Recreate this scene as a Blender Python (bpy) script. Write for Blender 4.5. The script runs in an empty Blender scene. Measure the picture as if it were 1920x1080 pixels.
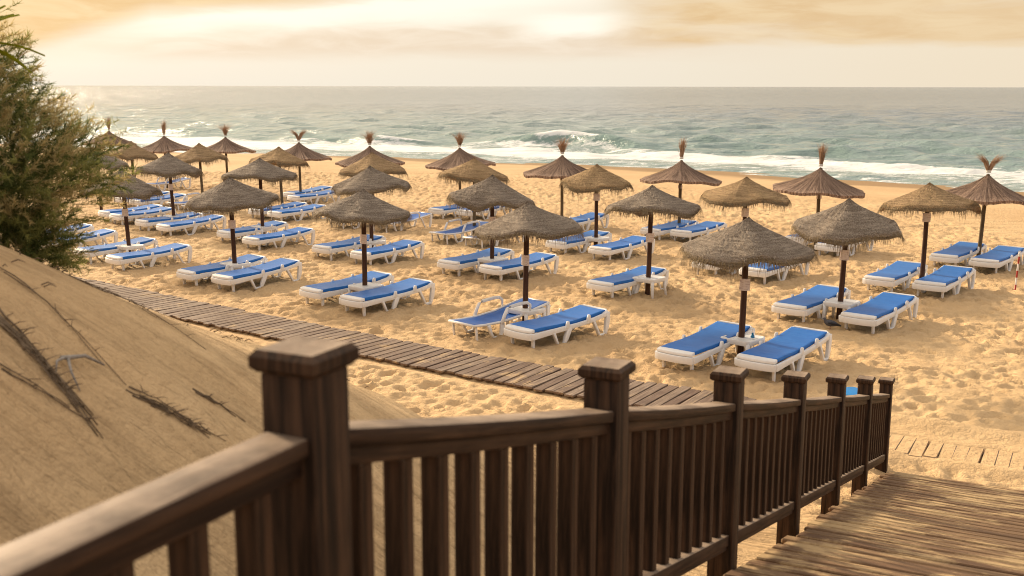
import bpy, bmesh, math, random
import numpy as np
from mathutils import Vector, Matrix
R = math.radians
SC = bpy.context.scene
COL = SC.collection
random.seed(7)
RNG = np.random.default_rng(11)

# ------------------------------------------------------------------ camera
cam_d = bpy.data.cameras.new("camera"); cam = bpy.data.objects.new("camera", cam_d); COL.objects.link(cam)
cam.location = (0, 0, 4.5)
cam.rotation_mode = 'XYZ'
PITCH = math.atan(378.5 / 2050.0)
cam.rotation_euler = (Matrix.Rotation(R(90) - PITCH, 4, 'X') @ Matrix.Rotation(R(0.11), 4, 'Z')).to_euler()
cam_d.sensor_width = 36.0
cam_d.lens = 2050.0 / 1920.0 * 36.0
cam_d.clip_start = 0.05; cam_d.clip_end = 60000
cam_d.dof.use_dof = True; cam_d.dof.focus_distance = 17.5; cam_d.dof.aperture_fstop = 3.4
SC.camera = cam
SC.view_settings.view_transform = 'Standard'; SC.view_settings.look = 'None'
SC.view_settings.exposure = 0.57; SC.view_settings.gamma = 1.0
SC.render.engine = 'CYCLES'
SC.cycles.use_denoising = True
SC.cycles.pixel_filter_type = 'BLACKMAN_HARRIS'; SC.cycles.filter_width = 1.05
SC.cycles.max_bounces = 6
SC.cycles.transparent_max_bounces = 6

# ------------------------------------------------------------------ sun
SUN_EL, SUN_AZ = 19.0, -42.0                       # azimuth measured from the view axis, left negative
sv = Vector((math.sin(R(SUN_AZ)) * math.cos(R(SUN_EL)), math.cos(R(SUN_AZ)) * math.cos(R(SUN_EL)), math.sin(R(SUN_EL))))
sd = bpy.data.lights.new("sun", 'SUN'); sun = bpy.data.objects.new("sun", sd); COL.objects.link(sun)
sun.rotation_euler = sv.to_track_quat('Z', 'Y').to_euler()
sun.location = sv * 200
sd.energy = 5.0; sd.angle = R(5.0); sd.color = (1.0, 0.80, 0.56)


# ------------------------------------------------------------------ node helpers
class NT:
    def __init__(s, tree): s.t = tree; s.n = tree.nodes; s.l = tree.links
    def new(s, typ, **kw):
        n = s.n.new(typ)
        for k, v in kw.items(): setattr(n, k, v)
        return n
    def put(s, sock, v):
        if isinstance(v, bpy.types.NodeSocket): s.l.new(v, sock)
        elif isinstance(v, (tuple, list)) and sock.type == 'RGBA': sock.default_value = (*v[:3], 1)
        else: sock.default_value = v
    def math(s, op, a, b=0.0, c=0.0, clamp=False):
        n = s.new('ShaderNodeMath', operation=op); n.use_clamp = clamp
        s.put(n.inputs[0], a); s.put(n.inputs[1], b); s.put(n.inputs[2], c)
        return n.outputs[0]
    def mix(s, f, a, b, mode='MIX'):
        n = s.new('ShaderNodeMix', data_type='RGBA', blend_type=mode)
        s.put(n.inputs[0], f); s.put(n.inputs[6], a); s.put(n.inputs[7], b)
        return n.outputs[2]
    def step(s, v, a, b, x=0.0, y=1.0):
        n = s.new('ShaderNodeMapRange', interpolation_type='SMOOTHSTEP')
        s.put(n.inputs[0], v); s.put(n.inputs[1], a); s.put(n.inputs[2], b); s.put(n.inputs[3], x); s.put(n.inputs[4], y)
        return n.outputs[0]
    def noise(s, vec, scale, detail=3.0, rough=0.5, dist=0.0):
        n = s.new('ShaderNodeTexNoise'); s.put(n.inputs['Vector'], vec)
        n.inputs['Scale'].default_value = scale; n.inputs['Detail'].default_value = detail
        n.inputs['Roughness'].default_value = rough; n.inputs['Distortion'].default_value = dist
        return n.outputs[0]
    def mapping(s, vec, scale=(1, 1, 1), rot=(0, 0, 0), loc=(0, 0, 0)):
        n = s.new('ShaderNodeMapping'); s.put(n.inputs[0], vec)
        n.inputs[1].default_value = loc; n.inputs[2].default_value = rot; n.inputs[3].default_value = scale
        return n.outputs[0]
    def bump(s, h, strength, dist):
        n = s.new('ShaderNodeBump'); s.put(n.inputs['Height'], h); n.inputs['Strength'].default_value = strength
        n.inputs['Distance'].default_value = dist
        return n.outputs[0]
    def xyz(s, x, y, z):
        n = s.new('ShaderNodeCombineXYZ'); s.put(n.inputs[0], x); s.put(n.inputs[1], y); s.put(n.inputs[2], z)
        return n.outputs[0]


# ------------------------------------------------------------------ world: Nishita sky behind layered sunset cloud
W = bpy.data.worlds.new("World"); SC.world = W; W.use_nodes = True
w = NT(W.node_tree); w.n.clear()
sky = w.new('ShaderNodeTexSky', sky_type='NISHITA'); sky.sun_disc = False
sky.sun_elevation = R(SUN_EL); sky.sun_rotation = R(SUN_AZ); sky.dust_density = 3.0; sky.air_density = 1.2
tc = w.new('ShaderNodeTexCoord'); sp = w.new('ShaderNodeSeparateXYZ'); w.l.new(tc.outputs['Generated'], sp.inputs[0])
az = w.math('ARCTAN2', sp.outputs[0], sp.outputs[1])
el = w.math('ARCSINE', sp.outputs[2])
nv = w.xyz(w.math('MULTIPLY', az, 5.0), w.math('MULTIPLY', el, 34.0), 0.0)
n1 = w.noise(nv, 1.0, 5.0, 0.55, 0.4)
n2 = w.noise(w.mapping(nv, (2.6, 2.2, 1), loc=(3.1, 1.7, 0)), 1.0, 5.0, 0.6, 0.6)
nw = w.math('MULTIPLY', w.math('SUBTRACT', n1, 0.5), 0.020)
nw2 = w.math('MULTIPLY', w.math('SUBTRACT', n2, 0.5), 0.012)
e = w.math('ADD', w.math('ADD', el, nw), nw2)
# brightness of the veil toward the hidden sun
dsun = w.math('ABSOLUTE', w.math('SUBTRACT', az, R(SUN_AZ)))
toward = w.step(dsun, 0.15, 1.25, 1.0, 0.0)
# clear pale band just above the horizon
pale = w.mix(toward, (0.96, 0.86, 0.70), (1.02, 0.94, 0.80))
bank = w.mix(w.step(n2, 0.35, 0.7), (0.90, 0.745, 0.575), (0.98, 0.85, 0.69))      # peach bank
gold = w.mix(w.step(n2, 0.3, 0.7), (0.80, 0.53, 0.265), (0.92, 0.69, 0.41))      # orange bank
white = (1.18, 1.11, 0.97)
# layered banks written in (azimuth, elevation)
c = pale
# middle peach bank, -0.38..0.2 azimuth
m = w.math('MULTIPLY', w.step(e, 0.018, 0.034), w.math('SUBTRACT', 1.0, w.step(e, 0.046, 0.060)))
m = w.math('MULTIPLY', m, w.step(w.math('ABSOLUTE', w.math('ADD', az, 0.12)), 0.42, 0.16))
c = w.mix(w.math('MULTIPLY', m, 1.0), c, bank)
# white gap
line = w.math('MINIMUM', w.math('MULTIPLY_ADD', w.math('ADD', az, 0.438), 0.29, 0.024), w.math('MULTIPLY_ADD', w.math('ADD', az, 0.30), 0.085, 0.062))
gd = w.math('ADD', w.math('SUBTRACT', e, line), 0.004)
gap = w.math('MULTIPLY', w.step(gd, -0.034, -0.008), w.step(gd, 0.007, -0.006))
gap = w.math('MULTIPLY', gap, w.math('MULTIPLY', w.step(az, 0.16, -0.04), w.step(az, -0.42, -0.25)))
c = w.mix(w.math('MULTIPLY', gap, 0.8), c, white)
# small bright tear right of centre
tear = w.math('MULTIPLY', w.step(w.math('ABSOLUTE', w.math('SUBTRACT', az, 0.055)), 0.075, 0.015), w.step(w.math('ABSOLUTE', w.math('SUBTRACT', e, 0.053)), 0.014, 0.003))
c = w.mix(w.math('MULTIPLY', tear, 0.9), c, white)
# upper-left gold bank
ul = w.math('MULTIPLY', w.step(gd, -0.004, 0.014), w.step(az, 0.14, -0.02))
c = w.mix(ul, c, gold)
# right-hand gold banks
rb = w.math('MULTIPLY', w.step(e, 0.030, 0.040), w.step(az, 0.06, 0.16))
rb = w.math('MULTIPLY', rb, w.step(n1, 0.30, 0.52, 0.55, 1.0))
c = w.mix(rb, c, gold)
hz_r = w.math('MULTIPLY', w.step(az, 0.05, 0.5), 0.45)
c = w.mix(hz_r, c, (0.97, 0.78, 0.53))
# above what the frame sees: a broken overcast, warm toward the sun and grey-mauve away from it
up = w.step(el, 0.075, 0.17)
nh = w.noise(w.mapping(tc.outputs['Generated'], (3, 3, 7)), 1.0, 5.0, 0.55, 0.3)
grey = w.mix(w.step(nh, 0.35, 0.65), (0.82, 0.75, 0.71), (1.08, 0.99, 0.91))
warm = w.mix(w.step(nh, 0.35, 0.65), (1.35, 1.12, 0.82), (3.2, 2.7, 2.0))
hi = w.mix(toward, grey, warm)
c = w.mix(up, c, hi)
c = w.mix(w.step(el, -0.01, -0.10), c, (0.30, 0.24, 0.16))
nish = w.mix(1.0, sky.outputs[0], (0.10, 0.10, 0.10), 'MULTIPLY')
c = w.mix(0.10, c, nish)
bg = w.new('ShaderNodeBackground'); w.l.new(c, bg.inputs[0]); bg.inputs[1].default_value = 0.675
wo = w.new('ShaderNodeOutputWorld'); w.l.new(bg.outputs[0], wo.inputs[0])


# ------------------------------------------------------------------ materials
def mat(name):
    m = bpy.data.materials.new(name); m.use_nodes = True
    t = NT(m.node_tree); b = t.n.get('Principled BSDF')
    t.tc = t.new('ShaderNodeTexCoord'); t.P = t.tc.outputs['Object']
    return m, t, b

def rnd(t):
    return t.new('ShaderNodeObjectInfo').outputs['Random']

# sand
M_SAND, t, b = mat("sand")
lo = t.noise(t.P, 0.22, 3.0); mid = t.noise(t.P, 2.3, 4.0, 0.6); fi = t.noise(t.P, 38.0, 4.0, 0.7)
c = t.mix(t.step(lo, 0.35, 0.65), (0.543, 0.368, 0.198), (0.61, 0.430, 0.236))
c = t.mix(t.step(mid, 0.3, 0.75, 0, 0.45), c, (0.48, 0.312, 0.155))
c = t.mix(t.step(fi, 0.45, 0.8, 0, 0.35), c, (0.40, 0.26, 0.125))
at = t.new('ShaderNodeAttribute', attribute_name='wet')
c = t.mix(at.outputs['Fac'], c, (0.30, 0.195, 0.10))
dt = t.new('ShaderNodeAttribute', attribute_name='dune')
stv = t.mapping(t.mapping(t.P, rot=(0, 0, R(-6))), (0.42, 3.4, 0.0))
stn = t.noise(stv, 1.5, 6.0, 0.66, 0.7)
stk = t.math('MULTIPLY', t.step(stn, 0.49, 0.66), dt.outputs['Fac'])
c = t.mix(t.math('MULTIPLY', stk, 0.50), c, (0.275, 0.180, 0.092))
b.inputs['Roughness'].default_value = 0.93
b.inputs['Specular IOR Level'].default_value = 0.15
t.l.new(c, b.inputs['Base Color'])
hb = t.math('ADD', t.math('MULTIPLY', t.noise(t.P, 9.0, 4.0, 0.6), 0.5), t.math('MULTIPLY', t.noise(t.P, 60.0, 3.0, 0.6), 0.12))
rpn = t.noise(t.mapping(t.mapping(t.P, rot=(0, 0, R(28))), (1.0, 11.0, 0.0)), 1.1, 3.0, 0.5, 0.8)
hb = t.math('ADD', hb, t.math('MULTIPLY', t.math('MULTIPLY', rpn, dt.outputs['Fac']), 0.55))
hb = t.math('ADD', hb, t.math('MULTIPLY', t.math('MULTIPLY', stn, dt.outputs['Fac']), 1.3))
t.l.new(t.bump(hb, 1.0, 0.08), b.inputs['Normal'])

# sea
M_SEA, t, b = mat("sea_water")
fo = t.new('ShaderNodeAttribute', attribute_name='foam'); sh = t.new('ShaderNodeAttribute', attribute_name='shallow')
fa = t.new('ShaderNodeAttribute', attribute_name='far')
cw = t.mix(sh.outputs['Fac'], (0.165, 0.198, 0.202), (0.190, 0.280, 0.258))
b.inputs['IOR'].default_value = 1.333
b.inputs['Roughness'].default_value = 0.16
t.l.new(cw, b.inputs['Base Color'])
pv = t.mapping(t.P, (0.62, 1.35, 1.0), rot=(0, 0, R(-33)))
h1 = t.noise(pv, 0.85, 6.0, 0.62, 0.3)
h2 = t.noise(t.mapping(t.P, (0.20, 0.26, 1.0), rot=(0, 0, R(-24))), 0.8, 6.0, 0.6, 0.4)
h3 = t.noise(t.mapping(t.P, (0.05, 0.06, 1.0), rot=(0, 0, R(-10))), 0.7, 6.0, 0.6, 0.4)
hh = t.math('ADD', h1, t.math('MULTIPLY', h2, t.math('MULTIPLY_ADD', fa.outputs['Fac'], 5.0, 2.6)))
hh = t.math('ADD', hh, t.math('MULTIPLY', h3, t.math('MULTIPLY', fa.outputs['Fac'], 16.0)))
nb = t.bump(hh, 0.85, 0.55)
t.l.new(nb, b.inputs['Normal'])
fn = t.noise(t.mapping(t.P, (0.42, 1.0, 1.0), rot=(0, 0, R(-33))), 1.5, 7.0, 0.68, 0.9)
fn2 = t.noise(t.mapping(t.P, (0.5, 1.0, 1.0), rot=(0, 0, R(-33))), 0.35, 4.0, 0.6, 0.6)
fn3 = t.noise(t.P, 3.6, 5.0, 0.65, 1.2)
fs = t.math('ADD', t.math('ADD', t.math('MULTIPLY', fn, 0.50), t.math('MULTIPLY', fn2, 0.28)), t.math('MULTIPLY', fn3, 0.22))
thr = t.math('SUBTRACT', 0.80, t.math('MULTIPLY', fo.outputs['Fac'], 0.50))
fm = t.step(t.math('SUBTRACT', fs, thr), -0.03, 0.09)
fm = t.math('MULTIPLY', fm, t.step(fo.outputs['Fac'], 0.02, 0.15))
fb = t.new('ShaderNodeBsdfPrincipled')
t.l.new(t.mix(t.step(fn, 0.4, 0.7), (0.66, 0.67, 0.66), (0.82, 0.82, 0.80)), fb.inputs['Base Color'])
fb.inputs['Roughness'].default_value = 0.8
t.l.new(t.bump(t.math('ADD', fn, fn2), 0.6, 0.4), fb.inputs['Normal'])
mx = t.new('ShaderNodeMixShader'); t.l.new(fm, mx.inputs[0]); t.l.new(b.outputs[0], mx.inputs[1]); t.l.new(fb.outputs[0], mx.inputs[2])
t.l.new(mx.outputs[0], t.n['Material Output'].inputs[0])

def wood(name, ca, cb, cdirt=None, dirt=0.0, rough=0.6, axis=2, sc=1.0, uv=False):
    """grain runs along the given axis (object space), or along u when the mesh carries a 'grain' attribute"""
    m, t, b = mat(name)
    P = t.P
    if uv:
        P = t.new('ShaderNodeAttribute', attribute_name='grain').outputs['Vector']; axis = 0
    s = [16.0 * sc, 16.0 * sc, 16.0 * sc]; s[axis] = 0.9 * sc
    g = t.noise(t.mapping(P, tuple(s)), 2.2, 6.0, 0.62, 0.5)
    bl = t.noise(P, 2.4, 4.0, 0.6)
    c = t.mix(t.step(g, 0.32, 0.70), ca, cb)
    c = t.mix(t.step(bl, 0.4, 0.75, 0.0, 0.5), c, tuple(v * 0.62 for v in ca))
    if uv:
        pr = t.new('ShaderNodeAttribute', attribute_name='tint').outputs['Fac']
        c = t.mix(t.math('MULTIPLY', pr, 0.55), c, t.mix(0.5, c, (0.13, 0.045, 0.03)))
        c = t.mix(t.step(pr, 0.0, 1.0, 0.0, 0.25), c, (0.02, 0.015, 0.01))
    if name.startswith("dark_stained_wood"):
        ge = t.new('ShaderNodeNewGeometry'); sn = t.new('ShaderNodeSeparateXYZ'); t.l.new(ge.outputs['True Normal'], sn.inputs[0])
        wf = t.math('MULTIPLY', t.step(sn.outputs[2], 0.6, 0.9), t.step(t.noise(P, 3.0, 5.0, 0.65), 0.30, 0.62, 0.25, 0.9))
        c = t.mix(wf, c, (0.33, 0.245, 0.175))  # greyed wear on upward faces, kept pale to paint in the sky light they catch
    if cdirt:
        dn = t.noise(t.P, 1.5 if uv else 1.7, 6.0, 0.70, 0.4)
        dn = t.math('ADD', dn, t.math('MULTIPLY', t.math('SUBTRACT', g, 0.5), 0.35))
        f = t.step(dn, 0.62 - dirt * 0.35, 0.74 - dirt * 0.25)
        c = t.mix(t.math('MULTIPLY', f, 0.85), c, cdirt)
    t.l.new(c, b.inputs['Base Color'])
    b.inputs['Roughness'].default_value = rough
    b.inputs['Specular IOR Level'].default_value = 0.16
    t.l.new(t.bump(g, 0.5, 0.008), b.inputs['Normal'])
    return m

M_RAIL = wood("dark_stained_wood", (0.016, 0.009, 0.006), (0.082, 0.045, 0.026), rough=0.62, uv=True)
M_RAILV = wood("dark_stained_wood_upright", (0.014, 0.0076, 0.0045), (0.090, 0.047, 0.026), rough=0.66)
M_DECK = wood("weathered_deck_wood", (0.190, 0.114, 0.060), (0.25, 0.155, 0.083), (0.50, 0.35, 0.18), 0.44, 0.75, uv=True)
M_WALK = wood("beach_walk_wood", (0.160, 0.112, 0.080), (0.31, 0.232, 0.172), (0.47, 0.33, 0.18), 0.20, 0.5, uv=True)
M_POLE_D = wood("dark_pole_wood", (0.052, 0.025, 0.015), (0.085, 0.042, 0.026), rough=0.65)
M_POLE_T = wood("grey_olive_pole_wood", (0.105, 0.078, 0.042), (0.165, 0.120, 0.070), rough=0.75)
M_BARK = wood("dry_root_wood", (0.115, 0.080, 0.050), (0.23, 0.165, 0.105), rough=0.9)
M_DRIFT = wood("bleached_driftwood", (0.24, 0.21, 0.18), (0.36, 0.32, 0.28), rough=0.9)

def simple(name, col, rough=0.5, spec=0.4, var=0.0, scale=8.0, bump=0.0):
    m, t, b = mat(name)
    n = t.noise(t.P, scale, 4.0, 0.6)
    t.l.new(t.mix(t.step(n, 0.3, 0.75, 0, var), col, tuple(v * 0.55 for v in col)), b.inputs['Base Color'])
    b.inputs['Roughness'].default_value = rough; b.inputs['Specular IOR Level'].default_value = spec
    if bump: t.l.new(t.bump(n, bump, 0.01), b.inputs['Normal'])
    return m

# white plastic with sand stuck to it near the feet
M_PLAST, t, b = mat("white_plastic")
sz = t.new('ShaderNodeSeparateXYZ'); t.l.new(t.P, sz.inputs[0])
dn = t.noise(t.P, 6.0, 5.0, 0.65)
c = t.mix(t.step(dn, 0.45, 0.8, 0, 0.35), (0.78, 0.77, 0.76), (0.58, 0.52, 0.43))
t.l.new(c, b.inputs['Base Color']); b.inputs['Roughness'].default_value = 0.42
M_BLUE, t, b = mat("blue_mattress_cloth")
n = t.noise(t.mapping(t.P, (2, 2, 2)), 1.5, 4.0, 0.6); fi = t.noise(t.mapping(t.P, (60, 60, 60)), 2.0, 2.0)
oi = rnd(t)
c = t.mix(t.step(n, 0.3, 0.8), (0.006, 0.125, 0.47), (0.012, 0.165, 0.56))
c = t.mix(t.math('MULTIPLY', oi, 0.30), c, (0.05, 0.19, 0.50))
c = t.mix(t.step(t.noise(t.P, 5.0, 5.0, 0.7), 0.62, 0.85, 0, 0.35), c, (0.30, 0.26, 0.22))
t.l.new(c, b.inputs['Base Color']); b.inputs['Roughness'].default_value = 0.48; b.inputs['Specular IOR Level'].default_value = 0.3
wr = t.noise(t.mapping(t.P, (6.0, 1.2, 1)), 1.6, 3.0, 0.5, 0.6)
t.l.new(t.bump(t.math('ADD', t.math('MULTIPLY', fi, 0.05), wr), 0.5, 0.012), b.inputs['Normal'])
M_SLING = simple("blue_sling_mesh", (0.008, 0.105, 0.43), 0.5, 0.4, 0.3, 7.0, 0.3)

def straw(name, ca, cb, cc):
    m, t, b = mat(name)
    s3 = t.new('ShaderNodeSeparateXYZ'); t.l.new(t.P, s3.inputs[0])
    ang = t.math('ARCTAN2', s3.outputs[1], s3.outputs[0])
    v = t.xyz(t.math('MULTIPLY', t.math('COSINE', ang), 1.6), t.math('MULTIPLY', t.math('SINE', ang), 1.6), t.math('MULTIPLY', s3.outputs[2], 42.0))
    g = t.noise(v, 1.0, 5.0, 0.65, 0.5)
    f = t.noise(t.P, 46.0, 4.0, 0.7)
    l = t.noise(t.P, 2.6, 4.0, 0.6)
    c = t.mix(t.step(t.math('ADD', t.math('MULTIPLY', g, 0.45), t.math('MULTIPLY', f, 0.55)), 0.41, 0.60), ca, cb)
    c = t.mix(t.step(l, 0.35, 0.75, 0, 0.55), c, cc)
    c = t.mix(t.math('MULTIPLY', rnd(t), 0.40), c, t.mix(0.5, c, (0.16, 0.12, 0.09)))
    t.l.new(c, b.inputs['Base Color']); b.inputs['Roughness'].default_value = 0.95; b.inputs['Specular IOR Level'].default_value = 0.1
    t.l.new(t.bump(t.math('ADD', g, t.math('MULTIPLY', f, 1.2)), 0.9, 0.035), b.inputs['Normal'])
    return m
M_STRAW_G = straw("grey_brown_straw", (0.150, 0.115, 0.086), (0.43, 0.36, 0.285), (0.225, 0.185, 0.150))
M_STRAW_T = straw("tan_straw", (0.22, 0.145, 0.078), (0.57, 0.39, 0.215), (0.34, 0.23, 0.12))
M_FRINGE = straw("straw_fringe", (0.15, 0.108, 0.062), (0.37, 0.28, 0.165), (0.25, 0.19, 0.115))
M_ENDS_G = simple("pale_straw_ends", (0.40, 0.34, 0.27), 0.95, 0.1, 0.7, 14.0)
M_ENDS_T = simple("tan_straw_ends", (0.50, 0.37, 0.19), 0.95, 0.1, 0.7, 14.0)
M_REED, t, b = mat("brown_reed")
s3 = t.new('ShaderNodeSeparateXYZ'); t.l.new(t.P, s3.inputs[0])
ang = t.math('ARCTAN2', s3.outputs[1], s3.outputs[0])
v = t.xyz(t.math('MULTIPLY', t.math('COSINE', ang), 22.0), t.math('MULTIPLY', t.math('SINE', ang), 22.0), t.math('MULTIPLY', s3.outputs[2], 3.0))
g = t.noise(v, 1.0, 4.0, 0.6, 0.3); f = t.noise(t.P, 30.0, 4.0, 0.7)
c = t.mix(t.step(t.math('ADD', t.math('MULTIPLY', g, 0.55), t.math('MULTIPLY', f, 0.45)), 0.36, 0.66), (0.115, 0.072, 0.052), (0.46, 0.32, 0.235))
t.l.new(c, b.inputs['Base Color']); b.inputs['Roughness'].default_value = 0.9; b.inputs['Specular IOR Level'].default_value = 0.15
t.l.new(t.bump(t.math('ADD', g, f), 0.8, 0.03), b.inputs['Normal'])
M_TUFT = simple("dry_reed_tuft", (0.46, 0.30, 0.19), 0.9, 0.1, 0.6, 12.0)
M_STRING = simple("pale_string", (0.62, 0.58, 0.52), 0.8, 0.2, 0.2)
M_PAPER, t, b = mat("printed_notice")
pz = t.mapping(t.P, (9, 9, 34)); pn = t.noise(pz, 1.6, 3.0, 0.5)
c = t.mix(t.step(pn, 0.52, 0.60, 0, 0.6), (0.66, 0.58, 0.53), (0.34, 0.20, 0.18))
t.l.new(c, b.inputs['Base Color']); b.inputs['Roughness'].default_value = 0.6
M_NEED_D = simple("dark_needle_green", (0.105, 0.138, 0.038), 0.7, 0.25, 0.5, 5.0)
M_NEED_M = simple("olive_needle_green", (0.270, 0.280, 0.088), 0.7, 0.25, 0.5, 5.0)
M_NEED_T = simple("tan_plume", (0.52, 0.42, 0.20), 0.8, 0.2, 0.5, 5.0)
M_YUCCA = simple("yucca_leaf_green", (0.36, 0.40, 0.040), 0.5, 0.4, 0.4, 6.0)
for m_ in (M_NEED_D, M_NEED_M, M_NEED_T, M_YUCCA):
    t = NT(m_.node_tree); b = t.n['Principled BSDF']; tr_ = t.new('ShaderNodeBsdfTranslucent'); ms_ = t.new('ShaderNodeMixShader'); ms_.inputs[0].default_value = 0.45
    t.l.new(b.inputs['Base Color'].links[0].from_socket, tr_.inputs[0])
    t.l.new(b.outputs[0], ms_.inputs[1]); t.l.new(tr_.outputs[0], ms_.inputs[2]); t.l.new(ms_.outputs[0], t.n['Material Output'].inputs[0])
M_BRIGHT = simple("bright_blue_foam", (0.0, 0.20, 0.56), 0.45, 0.4, 0.2)
M_RED = simple("red_paint", (0.36, 0.030, 0.020), 0.5, 0.4, 0.3)
M_WPAINT = simple("white_paint", (0.74, 0.70, 0.66), 0.5, 0.4, 0.2)
M_BIRD = simple("slate_feathers", (0.085, 0.085, 0.10), 0.7, 0.3, 0.5, 20.0)
M_BIRD_D = simple("dark_feathers", (0.022, 0.022, 0.028), 0.6, 0.3, 0.3, 20.0)
M_LEG = simple("pink_leg_skin", (0.30, 0.09, 0.07), 0.6, 0.3, 0.2)
M_BOTTLE = simple("teal_blue_plastic", (0.0, 0.155, 0.34), 0.25, 0.5, 0.1)


# ------------------------------------------------------------------ mesh helpers
class MB:
    def __init__(s): s.v = []; s.f = []; s.mi = []; s.gr = []; s.ti = []
    def add(s, vs, fs, mi=0, gr=None, ti=0.0):
        o = len(s.v); s.v += [tuple(p) for p in vs]; s.f += [tuple(i + o for i in q) for q in fs]; s.mi += [mi] * len(fs)
        s.gr += gr if gr else [(0, 0, 0)] * len(vs); s.ti += [ti] * len(vs)
    def box(s, c, size, rz=0.0, mi=0):
        x, y, z = size[0] / 2, size[1] / 2, size[2] / 2; ca, sa = math.cos(rz), math.sin(rz)
        vs = []
        for dz in (-z, z):
            for dx, dy in ((-x, -y), (x, -y), (x, y), (-x, y)):
                vs.append((c[0] + dx * ca - dy * sa, c[1] + dx * sa + dy * ca, c[2] + dz))
        s.add(vs, [(3, 2, 1, 0), (4, 5, 6, 7), (0, 1, 5, 4), (1, 2, 6, 5), (2, 3, 7, 6), (3, 0, 4, 7)], mi)
    def prism(s, poly, y0, y1, mi=0):
        """polygon in (x, z) extruded along y"""
        n = len(poly)
        vs = [(p[0], y0, p[1]) for p in poly] + [(p[0], y1, p[1]) for p in poly]
        fs = [tuple(range(n)), tuple(range(2 * n - 1, n - 1, -1))]
        fs += [((i + 1) % n, i, n + i, n + (i + 1) % n) for i in range(n)]
        s.add(vs, fs, mi)
    def strip(s, pts, wid, y0, y1, mi=0):
        """a bar following pts in (x, z), wid thick in-plane, extruded along y"""
        L, Q = [], []
        for i, p in enumerate(pts):
            a = pts[max(i - 1, 0)]; b2 = pts[min(i + 1, len(pts) - 1)]
            d = Vector((b2[0] - a[0], b2[1] - a[1])).normalized(); n = Vector((-d.y, d.x))
            ww = wid[i] if isinstance(wid, (list, tuple)) else wid
            L.append((p[0] + n.x * ww / 2, p[1] + n.y * ww / 2)); Q.append((p[0] - n.x * ww / 2, p[1] - n.y * ww / 2))
        for i in range(len(pts) - 1):
            pass
        n = len(pts)
        vs = [(p[0], y0, p[1]) for p in L] + [(p[0], y0, p[1]) for p in Q] + [(p[0], y1, p[1]) for p in L] + [(p[0], y1, p[1]) for p in Q]
        fs = []
        for i in range(n - 1):
            fs += [(i, i + 1, n + i + 1, n + i), (2 * n + i + 1, 2 * n + i, 3 * n + i, 3 * n + i + 1),
                   (i + 1, i, 2 * n + i, 2 * n + i + 1), (n + i, n + i + 1, 3 * n + i + 1, 3 * n + i)]
        fs += [(0, n, 3 * n, 2 * n), (n - 1, 3 * n - 1, 4 * n - 1, 2 * n - 1)]
        s.add(vs, fs, mi)
    def tube(s, pts, rad, n=8, mi=0, cap=True):
        vs, fs = [], []; m = len(pts)
        up0 = None
        for i, p in enumerate(pts):
            a = Vector(pts[max(i - 1, 0)]); b2 = Vector(pts[min(i + 1, m - 1)]); d = (b2 - a)
            d = d.normalized() if d.length > 1e-9 else Vector((0, 0, 1))
            if up0 is None or abs(d.dot(up0)) > 0.97: up0 = Vector((0, 0, 1)) if abs(d.z) < 0.9 else Vector((1, 0, 0))
            u = d.cross(up0).normalized(); v2 = u.cross(d)
            r = rad[i] if isinstance(rad, (list, tuple)) else rad
            for k in range(n):
                t2 = 2 * math.pi * k / n
                vs.append(tuple(Vector(p) + u * (math.cos(t2) * r) + v2 * (math.sin(t2) * r)))
        for i in range(m - 1):
            for k in range(n):
                fs.append((i * n + k, i * n + (k + 1) % n, (i + 1) * n + (k + 1) % n, (i + 1) * n + k))
        if cap: fs += [tuple(range(n - 1, -1, -1)), tuple(range((m - 1) * n, m * n))]
        s.add(vs, fs, mi)
    def blade(s, a, b2, wid, side, mi=0, mid=None):
        a, b2, side = Vector(a), Vector(b2), Vector(side).normalized() * wid / 2
        if mid is None: s.add([a - side, a + side, b2], [(0, 1, 2)], mi)
        else:
            mid = Vector(mid); s.add([a - side, a + side, mid + side * .8, mid - side * .8, b2], [(0, 1, 2, 3), (3, 2, 4)], mi)
    def sweep(s, pts, wv, hv, mi=0, ti=0.0):
        """rectangular beam along 3-D pts, width wv level, height hv; carries a grain coordinate"""
        vs, gr = [], []; L = 0.0; off = random.random() * 50
        for i, p in enumerate(pts):
            a = Vector(pts[max(i - 1, 0)]); b2 = Vector(pts[min(i + 1, len(pts) - 1)]); d = (b2 - a).normalized()
            sd_ = d.cross(Vector((0, 0, 1))).normalized(); up_ = sd_.cross(d)
            if i: L += (Vector(p) - Vector(pts[i - 1])).length
            for sx, sz_ in ((-1, -1), (1, -1), (1, 1), (-1, 1)):
                vs.append(tuple(Vector(p) + sd_ * (sx * wv / 2) + up_ * (sz_ * hv / 2))); gr.append((off + L, off * .7 + sx * wv / 2, sz_ * hv / 2))
        fs = []
        for i in range(len(pts) - 1):
            for k in range(4):
                fs.append((i * 4 + (k + 1) % 4, i * 4 + k, (i + 1) * 4 + k, (i + 1) * 4 + (k + 1) % 4))
        e_ = (len(pts) - 1) * 4
        fs += [(0, 1, 2, 3), (e_ + 3, e_ + 2, e_ + 1, e_)]
        s.add(vs, fs, mi, gr, ti)
    def mesh(s, name, mats, bevel=0.0, smooth=False, seg=2):
        me = bpy.data.meshes.new(name); me.from_pydata(s.v, [], s.f)
        for m in (mats if isinstance(mats, (list, tuple)) else [mats]): me.materials.append(m)
        me.polygons.foreach_set('material_index', s.mi)
        at_ = me.attributes.new('grain', 'FLOAT_VECTOR', 'POINT'); at_.data.foreach_set('vector', np.array(s.gr, dtype=np.float32).ravel())
        a2 = me.attributes.new('tint', 'FLOAT', 'POINT'); a2.data.foreach_set('value', np.array(s.ti, dtype=np.float32))
        bm = bmesh.new(); bm.from_mesh(me)
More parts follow.
